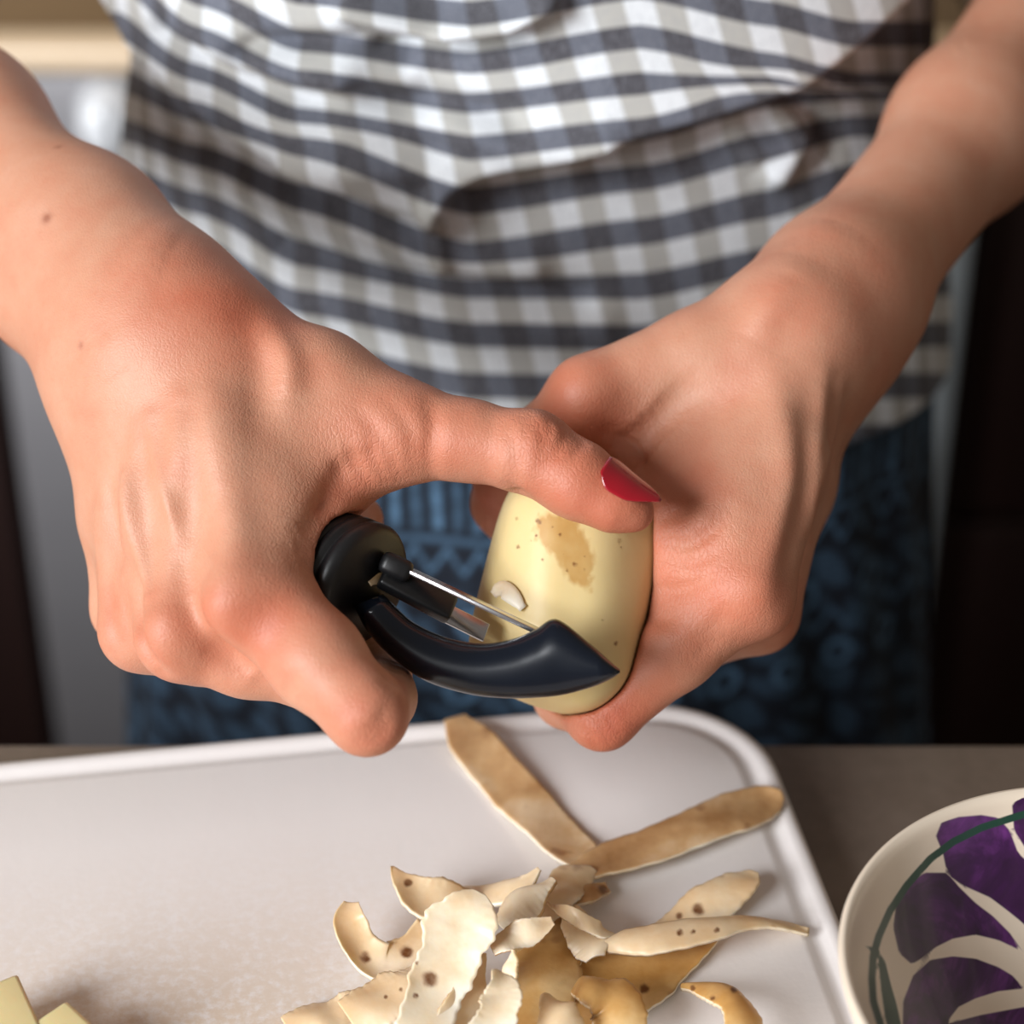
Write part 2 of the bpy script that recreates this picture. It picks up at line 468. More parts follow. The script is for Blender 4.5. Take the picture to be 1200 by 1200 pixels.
pf = m_bowl.smooth(m_bowl.attr('petal').outputs['Fac'], .07, -.07); lf = m_bowl.smooth(m_bowl.attr('line').outputs['Fac'], .05, -.05)
s1 = m_bowl.noise(55, 4, .65, dist=1.5); s2 = m_bowl.noise(30, 3, .5, dist=3)
pur = m_bowl.ramp(m_bowl.math('ADD', m_bowl.math('MULTIPLY', s1, .6), m_bowl.math('MULTIPLY', s2, .4)), [(.36, lin(38, 10, 44)), (.5, lin(62, 18, 74)), (.68, lin(112, 48, 128))])
base = m_bowl.mix(m_bowl.noise(40, 4), lin(226, 208, 186), lin(236, 222, 204))
c = m_bowl.mix(pf, base, pur); c = m_bowl.mix(lf, c, lin(12, 62, 46))
m_bowl.color(c); m_bowl.set(Roughness=.3, Coat_Weight=.1)
me.materials.append(m_bowl.m)
bowl = bpy.data.objects.new('bowl', me); C.objects.link(bowl); bowl.location = (BC[0], BC[1], Z_TOP)
tag(bowl, 'cream ceramic bowl painted with purple petals and a dark green ring', 'bowl')

# ================================================================== POTATO PEELINGS
def peel_skin(name, c1, c2, c3, spots=.5):
    m = M(name); a = m.noise(70, 4, .6); b = m.noise(260, 3, .6); s = m.noise(110, 2, .5)
    lg = m.noise(24, 3, .55)
    col = m.ramp(m.math('ADD', m.math('MULTIPLY', a, .55), m.math('MULTIPLY', lg, .45)), [(.36, lin(*c1)), (.5, lin(*c2)), (.62, lin(*c3))])
    col = m.mix(m.math('MULTIPLY', m.smooth(s, .66, .74), spots), col, lin(120, 72, 30))
    e = m.attr('spot').outputs['Fac']
    col = m.mix(m.math('MULTIPLY', m.smooth(e, .25, .85), m.math('ADD', b, .4, clamp=True)), col, lin(104, 62, 28))
    m.color(col); m.set(Roughness=.38, Subsurface_Weight=.25, Subsurface_Scale=.004)
    m.b.inputs['Subsurface Radius'].default_value = (1, .7, .35)
    m.bump(b, .25, .0005); m.bump(m.noise(45, 3), .35, .0015); return m.m
m_skin_p = peel_skin('peel_skin', (164, 120, 74), (200, 160, 114), (224, 194, 158))
m_amber_p = peel_skin('peel_amber', (182, 132, 68), (202, 158, 98), (220, 184, 132), .4)
m_flesh_p = peel_skin('peel_flesh', (220, 186, 146), (236, 216, 188), (243, 232, 212), .12)
m_pale_p = peel_skin('peel_pale', (220, 182, 138), (230, 202, 166), (236, 214, 186), .35)
SKN, AMB, FLE, PAL = m_skin_p, m_amber_p, m_flesh_p, m_pale_p
def peel(label, ctr, mat_up, mat_dn, curl=.15, seed=0, spots=(), jag=.06, n=72, m_=17, thick=.0009):
    """a ribbon of peel: ctr rows are pixel x, pixel y, height above board (mm), half width (px), roll (deg)"""
    ctr = spline(ctr, n); rs = np.random.RandomState(seed)
    ph = rs.rand(8)*6.28
    mid = np.array([on_z(x, y, Z_BRD+max(h, .6)/1000) for x, y, h, _, _ in ctr])
    T = np.gradient(mid, axis=0); T /= np.linalg.norm(T, axis=1)[:, None]
    V = []; tops = []
    for side in (1, -1):
        for i in range(n):
            t = T[i]; wv = np.cross([0, 0, 1.0], t); wv /= np.linalg.norm(wv)
            up = np.cross(t, wv)
            r = math.radians(ctr[i, 4]); w2 = wv*math.cos(r)+up*math.sin(r); u2 = up*math.cos(r)-wv*math.sin(r)
            x0, y0, _ = proj(mid[i]); x1, y1, _ = proj(mid[i]+w2*.004)
            hw = max(ctr[i, 3], .8)*.004/max(math.hypot(x1-x0, y1-y0), 8)
            for j in range(m_):
                s = 2*j/(m_-1)-1
                q_ = i/(n-1)*6.28
                jg = 1+jag*(math.sin(q_*1.3+ph[0]+(2 if s > 0 else 0))+.6*math.sin(q_*3.1+ph[1]+s)+.3*math.sin(q_*7+ph[4]+2*s)+.3*math.sin(q_*13+ph[5]+s))*abs(s)
                und = .0008*math.sin(q_*.9+ph[2])*s + .0004*math.sin(q_*1.7+ph[3]+s*1.5)
                p = mid[i]+w2*(s*hw*jg)+u2*(curl*hw*(s*s)-curl*hw*.3+und+side*thick/2)
                V.append(p)
    V = np.array(V)
    V[:, 2] = np.maximum(V[:, 2], Z_BRD+.0001+np.repeat([thick, 0], n*m_)*.9)
    F = []; mi = []
    o2 = n*m_
    for i in range(n-1):
        for j in range(m_-1):
            a = i*m_+j
            F.append((a, a+m_, a+m_+1, a+1)); mi.append(0)
            F.append((o2+a, o2+a+1, o2+a+m_+1, o2+a+m_)); mi.append(1)
    def rim(a, b): F.append((a, b, o2+b, o2+a)); mi.append(1)
    for i in range(n-1): rim(i*m_, (i+1)*m_); rim((i+1)*m_+m_-1, i*m_+m_-1)
    for j in range(m_-1): rim(j+1, j); rim((n-1)*m_+j, (n-1)*m_+j+1)
    cen = V.mean(0); cen[2] = V[:, 2].min()
    me = mesh_np('potato_peel', V-cen, F)
    for m in (mat_up, mat_dn): me.materials.append(m)
    me.polygons.foreach_set('material_index', mi)
    sx, sy, _ = proj(V); sp = np.zeros(len(V))
    for (x, y, r) in spots: sp = np.maximum(sp, np.exp(-((sx-x)**2+(sy-y)**2)/(r*r))*(1+.4*vnoise(V*300, 5)))
    set_attr(me, 'spot', sp)
    bm = bmesh.new(); bm.from_mesh(me); bmesh.ops.recalc_face_normals(bm, faces=bm.faces[:]); bm.to_mesh(me); bm.free()
    o = bpy.data.objects.new('potato_peel', me); C.objects.link(o); o.location = cen
    tag(o, label, 'potato peel', 'potato peelings on the cutting board')
    return o
peel('long straight tan peel strip reaching toward the far edge of the board',
     [(533, 842, 3, 13, 0), (552, 868, 2, 26, 0), (590, 915, 1, 27, 0), (630, 955, 1, 29, 0), (665, 990, 2, 29, 0), (692, 1012, 3, 20, 0)], SKN, FLE, .05, 1, jag=.03)
peel('tan peel strip with a notched edge ending at the juice groove corner',
     [(917, 932, 2, 4, 0), (898, 938, 2, 19, 0), (860, 950, 3, 27, 0), (815, 970, 4, 24, 0), (760, 992, 4, 23, 0), (705, 1010, 4, 23, 0), (668, 1026, 4, 14, 0)], SKN, FLE, -.05, 2, jag=.05)
peel('short rounded tan peel crossing under the pale pointed strip',
     [(882, 1022, 4, 8, 0), (868, 1032, 5, 20, 0), (835, 1056, 4, 22, 0), (800, 1080, 2, 21, 0), (770, 1096, 1, 15, 0)], PAL, FLE, -.15, 3, spots=((818, 1066, 9), (796, 1073, 5)))
peel('pale tapering peel strip with pointed ends reaching over the board groove',
     [(948, 1092, 1, 3, 0), (915, 1083, 3, 9, 0), (875, 1080, 6, 13, 0), (830, 1086, 9, 16, 0), (780, 1095, 10, 17, 0), (740, 1102, 9, 13, 0), (710, 1110, 8, 3, 0)], PAL, FLE, -.25, 4, spots=((797, 1093, 5), (812, 1092, 4), (840, 1090, 4)))
peel('broad amber peel lying flat beneath the pale strip',
     [(838, 1102, 1, 6, 0), (800, 1120, 1, 24, 0), (750, 1140, 1.5, 40, 0), (700, 1162, 2, 46, 0), (655, 1185, 2, 44, 0), (610, 1215, 2, 40, 0)], AMB, FLE, .08, 5, spots=((755, 1158, 7),))
peel('amber peel with its inner side down in the middle of the heap',
     [(640, 1065, 3, 16, 0), (648, 1095, 4, 34, 0), (640, 1130, 4, 44, 0), (625, 1165, 4, 46, 0), (610, 1210, 4, 40, 0)], AMB, FLE, -.2, 6)
peel('small rounded pale peel tucked between the heap and the pointed strip',
     [(668, 1062, 7, 8, 0), (680, 1085, 8, 22, 10), (692, 1105, 8, 24, 12), (698, 1122, 7, 12, 10)], PAL, FLE, -.4, 7)
peel('thin curved sliver of peel arching over the heap',
     [(642, 1058, 11, 3, 0), (670, 1072, 13, 7, 20), (700, 1088, 11, 9, 20), (716, 1096, 8, 4, 0)], PAL, FLE, -.2, 8)
peel('translucent tan peel standing where the two long strips meet',
     [(690, 1018, 5, 10, 0), (668, 1032, 7, 22, 0), (650, 1052, 8, 22, 0), (636, 1076, 7, 14, 0)], PAL, FLE, -.2, 9)
peel('narrow tan peel end with a dark tip beside the long notched strip',
     [(712, 1040, 3, 5, 0), (690, 1046, 5, 11, 0), (655, 1058, 6, 13, 0), (622, 1072, 5, 9, 0)], SKN, FLE, -.1, 10, spots=((706, 1042, 7),))
peel('faint pale peel leaning behind the heap on the long strip side',
     [(632, 1018, 14, 2, 10), (612, 1038, 11, 10, 10), (578, 1046, 7, 14, 10), (540, 1042, 4, 9, 0), (522, 1036, 3, 3, 0)], PAL, FLE, -.1, 11)
peel('white curved peel with a raised thin edge behind the upright piece',
     [(648, 1030, 16, 5, 20), (626, 1044, 15, 13, 20), (602, 1062, 13, 16, 15), (584, 1084, 10, 12, 10)], FLE, SKN, -.5, 12)
peel('tan peel spike with a dark tip rising from the left of the heap',
     [(459, 1016, 13, 2, 0), (472, 1034, 12, 12, 0), (498, 1052, 10, 22, 5), (535, 1064, 8, 23, 5), (575, 1072, 6, 18, 0)], PAL, FLE, .2, 13, spots=((478, 1034, 6),))
peel('curled tan peel bent like a hook at the left of the heap',
     [(412, 1058, 12, 9, 0), (410, 1082, 10, 20, 0), (422, 1112, 6, 18, 0), (452, 1132, 4, 20, 0), (484, 1118, 5, 24, 0), (508, 1086, 7, 20, 0)], PAL, FLE, .35, 14, spots=((476, 1115, 9), (428, 1122, 8)), jag=.03)
peel('white inner side of a wide peel standing up with a brown eye',
     [(560, 1046, 26, 8, -20), (553, 1062, 25, 30, -22), (540, 1092, 21, 43, -24), (522, 1130, 16, 38, -22), (506, 1166, 12, 34, -18), (494, 1210, 9, 30, -10)], FLE, SKN, .12, 15, jag=.1, spots=((504, 1147, 11), (488, 1128, 3), (487, 1167, 4)))
peel('white peel flap folded outward from the upright piece',
     [(576, 1112, 17, 8, 25), (596, 1102, 18, 15, 28), (622, 1092, 19, 15, 30), (648, 1079, 20, 5, 30)], FLE, SKN, .2, 16)
peel('needle thin pale peel sliver standing in the heap',
     [(606, 1112, 20, 2.5, 40), (601, 1128, 17, 5, 40), (596, 1150, 13, 6, 40)], FLE, PAL, 0, 17)
peel('white peel shard in front of the upright piece at the board bottom',
     [(580, 1138, 21, 5, -10), (589, 1158, 20, 18, -12), (586, 1182, 18, 25, -15), (572, 1215, 15, 26, -15)], FLE, PAL, .12, 18, jag=.1)
peel('brownish peel side hanging below the upright piece',
     [(560, 1118, 12, 6, -35), (556, 1142, 11, 15, -35), (545, 1172, 9, 22, -35), (530, 1210, 7, 24, -30)], PAL, SKN, .1, 19)
peel('broad tan peel overlapping the hook shaped one with a torn end',
     [(505, 1138, 8, 20, 0), (480, 1156, 8, 30, 0), (445, 1174, 7, 30, 0), (410, 1196, 5, 26, 0)], PAL, FLE, -.15, 20, spots=((452, 1168, 3), (470, 1160, 3)))
peel('smooth tan peel end lying outermost beside the bare board surface',
     [(432, 1172, 4, 14, 0), (405, 1182, 4, 20, 0), (370, 1192, 3, 22, 0), (338, 1208, 2, 16, 0)], PAL, FLE, -.2, 21)
peel('yellow curled peel with a brown rough eye near the board bottom',
     [(676, 1152, 9, 10, 0), (698, 1158, 11, 24, 5), (722, 1176, 10, 31, 8), (730, 1212, 8, 32, 8)], AMB, FLE, -.3, 22, spots=((690, 1190, 9), (678, 1186, 6)))
peel('pale rounded peel tip in front of the amber peel',
     [(642, 1168, 12, 8, 0), (650, 1180, 13, 20, 0), (660, 1200, 12, 25, 0), (668, 1222, 11, 24, 0)], PAL, FLE, -.3, 23)
peel('golden brown speckled peel crescent curled on its own beside the groove',
     [(800, 1157, 3, 3, -10), (822, 1155, 7, 9, -12), (848, 1162, 11, 17, -14), (868, 1182, 12, 22, -10), (880, 1216, 11, 24, -8)], m_amber_p, FLE, -.45, 24, spots=((835, 1170, 4), (860, 1160, 5), (812, 1158, 4)))

# ---- cut potato pieces
m_cut = M('cut_potato'); a = m_cut.noise(60, 4); m_cut.color(m_cut.mix(a, lin(232, 212, 150), lin(240, 226, 176)))
m_cut.set(Roughness=.35, Subsurface_Weight=.3, Subsurface_Scale=.006); m_cut.bump(m_cut.noise(300, 3), .15, .0004)
def chunk(label, px, py, rot, size, shear, seed):
    bm = bmesh.new(); bmesh.ops.create_cube(bm, size=1); rs = random.Random(seed)
    for v in bm.verts:
        v.co = Vector((v.co.x*size[0]+shear*v.co.z*.004+rs.uniform(-.001, .001), v.co.y*size[1]+rs.uniform(-.001, .001), (v.co.z+.5)*size[2]*(1+(rs.uniform(-.06, .06) if v.co.z > 0 else 0))))
    bmesh.ops.bevel(bm, geom=bm.edges[:], offset=.0012, segments=2, profile=.6, affect='EDGES')
    me = bpy.data.meshes.new('potato_chunk'); bm.to_mesh(me); bm.free()
    me.polygons.foreach_set('use_smooth', [True]*len(me.polygons))
    o = new_obj('potato_chunk', me, m_cut.m); o.location = on_z(px, py, Z_BRD); o.rotation_euler = (0, 0, math.radians(rot))
    tag(o, label, 'potato chunk', 'cut potato chunks on the board')
chunk('cut yellow potato chunk with the taller pointed corner at the board side', -14, 1240, 28, (.017, .019, .0125), 1.0, 1)
chunk('low cut yellow potato chunk lying beside the taller chunk', 82, 1262, 48, (.016, .016, .0125), -.6, 4)

# ================================================================== POTATO IN THE HAND
PC = P(664, 694, .5055)
pax = UPV*.955+RGT*.21+FWD*.12; pax /= np.linalg.norm(pax)
psd = np.cross(pax, FWD); psd /= np.linalg.norm(psd)
if psd @ RGT < 0: psd = -psd
pfr = np.cross(pax, psd)
if pfr @ FWD > 0: pfr = -pfr                                     # towards the viewer
FAC = [(math.radians(a), r, t) for a, r, t in ((88, .0196, .04), (48, .0200, .12), (8, .0203, -.05), (130, .0200, -.10), (170, .0204, .05), (215, .0202, 0), (255, .0205, .1), (300, .0203, -.06), (335, .0205, .08))]
def f_potato(p):
    q = p-PC.astype(np.float32)
    u, s, fr = q @ pax, q @ psd, q @ pfr
    R = np.sqrt(s*s+fr*fr)
    L, W = .0298, .0216
    e = (np.abs(u/L)**3.2+(R/W)**3.2)**(1/3.2)
    d = (e-1)*W
    for a, r, t in FAC:
        pl = s*math.cos(a)+fr*math.sin(a)+u*t-r
        d = smax(d, pl, .0034)
    d = smax(d, s*.72-u*.69-.0272, .004)
    d = smax(d, u-.0280+s*.12, .005)
    d = smax(d, -u-.0285-s*.18+fr*.15, .006)
    return d
def f_pot_fast(p): return f_potato(p)
lo_, hi_ = PC-.036, PC+.036
V, F = surface_nets(f_potato, *[np.arange(l, h, .0008, dtype=np.float32) for l, h in zip(lo_, hi_)])
V = relax(V, F, 1)
me = mesh_np('potato', V-PC, F)
vx, vy, vd = proj(V); front = ((V-PC) @ pfr) > 0
patch = poly_sd(vx, vy, [(628, 612), (640, 602), (672, 606), (690, 634), (697, 660), (692, 694), (672, 684), (648, 652), (630, 632)])
patch = patch-3+7*vnoise(V*260, 3)+2.5*vnoise(V*600, 4)
set_attr(me, 'patch', np.where(front, np.clip(-patch/14, -1, 1), -1))
spt = np.zeros(len(V))
for x, y, r in ((607, 641, 3.5), (606, 608, 3), (636, 656, 3), (628, 628, 2.5), (656, 627, 3), (674, 661, 4), (664, 668, 2.5), (686, 668, 2.5), (726, 634, 4), (728, 642, 3), (631, 611, 5), (707, 727, 2.5), (722, 754, 4), (640, 640, 2), (622, 633, 2), (648, 617, 2), (660, 650, 2), (684, 652, 2)):
    spt = np.maximum(spt, np.where(front, np.exp(-((vx-x)**2+(vy-y)**2)/(r*r*.8))*(.75+.5*vnoise(V*900, 6)), 0))
set_attr(me, 'spot', spt)
m_pot = M('peeled_potato')
a = m_pot.noise(60, 4); b = m_pot.noise(400, 3)
col = m_pot.mix(a, lin(214, 188, 130), lin(226, 205, 152))
col = m_pot.mix(m_pot.math('MULTIPLY', m_pot.smooth(m_pot.attr('patch').outputs['Fac'], -.1, .6), m_pot.math('ADD', m_pot.math('MULTIPLY', m_pot.noise(140, 3), .8), .35, clamp=True)), col, lin(182, 134, 62))
col = m_pot.mix(m_pot.smooth(m_pot.attr('spot').outputs['Fac'], .2, .8), col, lin(128, 82, 36))
m_pot.color(col); m_pot.set(Roughness=.44, Subsurface_Weight=.25, Subsurface_Scale=.006)
m_pot.b.inputs['Subsurface Radius'].default_value = (1, .75, .4)
m_pot.bump(b, .12, .0004); m_pot.bump(m_pot.noise(90, 2), .25, .0006)
me.materials.append(m_pot.m)
pot = bpy.data.objects.new('potato', me); C.objects.link(pot); pot.location = PC
tag(pot, 'half peeled yellow potato held in the hand against the peeler blade', 'potato')
# a loose curl of peel on it
def flake(name, pts, hw, lift, mat, f, parent=None, label=None, cat=None, thick=.0007, n=14, m_=5):
    c = spline(pts, n); pos, hit = march(f, c[:, 0], c[:, 1])
    T = np.gradient(pos, axis=0); T /= np.linalg.norm(T, axis=1)[:, None]
    V = []; view = -FWD
    for sd in (1, 0):
        for i in range(n):
            wv = np.cross(T[i], view); wv /= np.linalg.norm(wv)
            t = i/(n-1); h = hw*(math.sin(math.pi*min(max(t, .08), .92))**.5)
            for j in range(m_):
                s = 2*j/(m_-1)-1
                V.append(pos[i]+wv*s*h+view*(lift*(1-.3*s*s)*math.sin(math.pi*(.15+.7*t))+sd*thick))
    V = np.array(V); o2 = n*m_; F = []
    for i in range(n-1):
        for j in range(m_-1):
            a = i*m_+j; F.append((a, a+1, a+m_+1, a+m_)); F.append((o2+a, o2+a+m_, o2+a+m_+1, o2+a+1))
    for i in range(n-1):
        for a, b in ((i*m_, (i+1)*m_), ((i+1)*m_+m_-1, i*m_+m_-1)): F.append((a, b, o2+b, o2+a))
    for j in range(m_-1):
        for a, b in ((j+1, j), ((n-1)*m_+j, (n-1)*m_+j+1)): F.append((a, b, o2+b, o2+a))
    cen = V.mean(0); me = mesh_np(name, V-cen, F); set_attr(me, 'spot', np.zeros(len(V)))
    bm = bmesh.new(); bm.from_mesh(me); bmesh.ops.recalc_face_normals(bm, faces=bm.faces[:]); bm.to_mesh(me); bm.free()
    o = new_obj(name, me, mat); o.location = cen
    if label: tag(o, label, cat)
    return o
flake('peel_flake', [(578, 697), (588, 690), (600, 698), (613, 713)], .0021, .0016, FLE, f_potato, label='tiny cream curl of peel stuck on the potato above the blade', cat='potato peel')

# ================================================================== PEELER
m_blk = M('black_plastic'); m_blk.color(m_blk.mix(m_blk.noise(500, 3), lin(14, 14, 16), lin(26, 26, 28))); m_blk.set(Roughness=.42)
m_blk.bump(m_blk.noise(700, 3), .08, .0003)
m_bow = M('navy_gloss_plastic'); m_bow.color(m_bow.mix(m_bow.noise(60, 3), lin(11, 15, 23), lin(16, 23, 34))); m_bow.set(Roughness=.2, Specular_IOR_Level=.38)
m_blade = plain('blade_steel', (196, 196, 200), .22, 1.0, var=.15, scale=300)
D0 = P(431, 689, .4800)
hdir = (-RGT*.78+UPV*.30+FWD*.55); hdir /= np.linalg.norm(hdir)
peeler = empty('vegetable_peeler', D0)
tag(peeler, 'black vegetable peeler with glossy navy bow and thin steel blade held in the hand', 'peeler')
def lathe_on(name, prof, org_, dr_, mat, seg=40):
    me = lathe_me(name, prof, seg)
    o = new_obj(name, me, mat); o.location = org_
    o.rotation_euler = Vector(dr_).to_track_quat('Z', 'Y').to_euler()
    return adopt(o, peeler)
CR = .0147
lathe_on('collar', [(0, 0), (CR-.0022, 0), (CR-.0008, .0005), (CR, .0016), (CR, .0034), (CR-.0009, .0038), (CR-.0009, .0048), (CR, .0052), (CR, .0070), (CR-.001, .0074), (CR-.001, .0084), (CR-.0002, .0088), (CR-.0004, .0110), (CR-.0030, .0116)], D0, hdir, m_blk.m)
lathe_on('handle', [(.0115, .0114), (.0118, .014), (.0118, .018), (.0110, .0186), (.0108, .03), (.0108, .05), (.0106, .07), (.0102, .082), (.0085, .088), (.005, .091), (0, .0918)], D0, hdir, m_blk.m)
up_e = [(262, 590), (300, 628), (352, 672), (440, 712), (540, 730), (630, 715), (690, 690), (750, 661), (840, 727), (895, 775), (927, 803)]
lo_e = [(180, 622), (214, 690), (275, 758), (375, 832), (500, 872), (610, 884), (700, 882), (770, 874), (850, 852), (900, 830), (927, 812)]
e = np.hstack([np.array(up_e), np.array(lo_e)])/2.4
e = spline(e, 70)
V = []; F = []; ns = 24
for i, (a, b, c, d) in enumerate(e):
    a += 340; c += 340; b += 450; d += 450
    dep = .4775-(.5*(a+c)-420)/305*.0120
    if i < 3: dep += .001*(3-i)
    A_, B_ = P(a, b, dep), P(c, d, dep)
    hv = (A_-B_)/2; mid = (A_+B_)/2; t = i/69
    th_ = .0062*(1-.25*t)*min(1, ((1.02-t)/.18))**.5 if t > .82 else .0062*(1-.25*t)
    for s in range(ns):
        ang_ = 2*math.pi*s/ns; ca, sa = math.cos(ang_), math.sin(ang_)
        pw = .85
        V.append(mid+hv*math.copysign(abs(ca)**pw, ca)-FWD*th_*math.copysign(abs(sa)**pw, sa))
for i in range(69):
    for s in range(ns):
        s2 = (s+1) % ns; F.append((i*ns+s, i*ns+s2, (i+1)*ns+s2, (i+1)*ns+s))
F.append(tuple(range(ns-1, -1, -1))); F.append(tuple(69*ns+s for s in range(ns)))
adopt(new_obj('bow', mesh_np('bow', V, F), m_bow.m), peeler)
def bar(name, a, b, wv, wd, th_, mat, bevel=.0002, ext=0):
    """flat bar from a to b, width wd along wv"""
    a = np.array(a); b = np.array(b); ax = b-a; L = np.linalg.norm(ax); ax /= L
    wv = np.array(wv)-ax*(np.array(wv) @ ax); wv /= np.linalg.norm(wv); nv = np.cross(ax, wv)
    me = box_me(name, (L+ext, wd, th_), (L/2, 0, 0), bevel)
    M4 = np.eye(4); M4[:3, 0] = ax; M4[:3, 1] = wv; M4[:3, 2] = nv; M4[:3, 3] = a
    me.transform(Matrix(M4.tolist()))
    return adopt(new_obj(name, me, mat), peeler)
bar('blade', P(470, 664, .4800), P(652, 750, .4745), FWD+UPV*.25, .0030, .0011, m_blade)
bar('blade_guard', P(512, 713, .4825), P(570, 742, .4850), FWD*.4+UPV, .0046, .0008, m_blade)
bar('blade_arm', P(448, 672, .4805), P(530, 716, .4830), UPV+FWD*.6, .0066, .0035, m_blk.m, .0008)
bar('pivot', P(446, 656, .4795), P(482, 673, .4800), UPV, .0052, .0045, m_blk.m, .0016)
flake('peel_scrap', [(433, 684), (444, 678), (455, 679), (464, 675)], .0014, .0008, SKN, lambda p: (p-D0.astype(np.float32)) @ (-hdir).astype(np.float32), label='tan scrap of peel stuck to the black peeler collar', cat='peel scrap', thick=.0004)
# ================================================================== PERSON
XC = .006
YC = .685                                                           # centre of the trunk
def J(px, py, d, r): return (P(px, py, d), r)                       # joint: pixel, depth, radius (m)
def mm(px, d): return px*d/FPX
# --- the hand that holds the peeler
R_ELB = np.array([-.238, .640, 1.064]); R_SHO = np.array([-.165, .700, 1.335])
r_fore = [[(R_ELB, .027), J(-36, 140, .560, .0152), J(106, 274, .526, .0150), J(190, 362, .505, .0155), J(235, 405, .498, .0155)],      # thumb side
          [(R_ELB+np.array([0, .005, -.02]), .029), J(-82, 195, .570, .0150), J(62, 326, .534, .0147), J(142, 428, .511, .0144), J(165, 485, .505, .0135)]]
r_meta = {'i': [J(225, 415, .497, .0150), J(264, 560, .4835, .0122), J(300, 702, .4685, .0124)],
          'm': [J(200, 430, .498, .0150), J(208, 590, .4880, .0118), J(216, 741, .4765, .0110)],
          'r': [J(175, 455, .503, .0145), J(168, 600, .499, .0114), J(167, 736, .4920, .0099)],
          'p': [J(152, 480, .508, .0132), J(150, 600, .508, .0108), J(153, 711, .5100, .0092)]}
r_fing = {'i': [J(302, 702, .4690, .0115), J(370, 773, .4605, .0103), J(430, 837, .4530, .0083), J(444, 818, .4740, .0078), J(445, 772, .5000, .0074), J(425, 705, .5150, .0066)],
          'm': [J(217, 743, .4765, .0103), J(290, 766, .4765, .0094), J(372, 786, .4780, .0086), J(398, 715, .4980, .0080), J(410, 648, .5130, .0074), J(418, 610, .5200, .0066)],
          'r': [J(167, 738, .4920, .0095), J(230, 756, .4940, .0086), J(305, 775, .4960, .0082), J(350, 715, .5120, .0076), J(365, 655, .5270, .0066)],
          'p': [J(153, 713, .5100, .0090), J(205, 732, .5130, .0078), J(255, 742, .5160, .0072), J(300, 700, .5270, .0068), J(312, 655, .5370, .0060)]}
r_thumb = [J(262, 415, .498, .0145), J(370, 462, .493, .0145), J(470, 506, .488, .0115), J(548, 516, .4850, .0087), J(622, 531, .4810, .0090), J(678, 563, .4785, .0081), J(724, 590, .4770, .0060), J(746, 601, .4768, .0038)]
r_web = [(J(285, 520, .488, .0140), J(395, 520, .4905, .0110)), (J(320, 600, .484, .0110), J(385, 555, .4900, .0085)), (J(330, 650, .4790, .0100), J(370, 612, .4850, .0070))]
# --- the hand that holds the potato
L_ELB = np.array([.196, .690, 1.040]); L_SHO = np.array([.165, .700, 1.335])
l_fore = [[(L_ELB, .030), J(1240, -24, .650, .0190), J(1127, 142, .600, .0148), J(972, 344, .537, .0142), J(930, 388, .523, .0148)],
          [(L_ELB+np.array([0, .004, -.02]), .029), J(1280, 12, .667, .0180), J(1146, 164, .612, .0152), J(990, 362, .548, .0140), J(958, 415, .535, .0140)]]
l_meta = {'i': [J(915, 405, .523, .0150), J(893, 550, .5090, .0130), J(868, 687, .5000, .0122)],
          'm': [J(935, 425, .533, .0145), J(912, 570, .5260, .0122), J(888, 717, .5220, .0100)],
          'r': [J(948, 435, .543, .0140), J(922, 570, .5430, .0112), J(893, 690, .5420, .0095)],
          'p': [J(950, 445, .553, .0130), J(915, 560, .5580, .0102), J(888, 660, .5600, .0090)]}
l_fing = {'i': [J(866, 689, .5000, .0118), J(792, 760, .5010, .0094), J(706, 837, .5060, .0081), J(664, 815, .5240, .0076), J(640, 785, .5370, .0070), J(628, 740, .5460, .0060)],
          'm': [J(888, 718, .5220, .0098), J(812, 745, .5320, .0086), J(742, 770, .5440, .0080), J(690, 735, .5560, .0074), J(655, 690, .5610, .0064)],
          'r': [J(893, 690, .5420, .0092), J(840, 720, .5540, .0082), J(782, 745, .5660, .0076), J(730, 705, .5750, .0070), J(690, 660, .5730, .0062)],
          'p': [J(888, 660, .5600, .0086), J(850, 685, .5720, .0074), J(815, 700, .5800, .0068), J(775, 675, .5860, .0062), J(745, 650, .5830, .0056)]}
l_thumb = [J(925, 390, .525, .0145), J(820, 424, .5200, .0126), J(692, 470, .5150, .0104), J(640, 520, .5230, .0092), J(600, 562, .5330, .0090), J(592, 590, .5420, .0080), J(604, 625, .5480, .0060)]
l_web = [(J(790, 585, .5125, .0105), J(850, 600, .5065, .0125)), (J(800, 525, .5165, .0108), J(838, 622, .5060, .0118)), (J(850, 470, .5230, .0125), J(800, 545, .5200, .0110)), (J(800, 560, .5170, .0110), J(835, 665, .5060, .0120)), (J(765, 520, .5240, .0100), J(795, 620, .5150, .0095)), (J(880, 560, .515, .012), J(820, 600, .513, .011)), (J(802, 640, .5090, .0085), J(778, 730, .5070, .0078))]
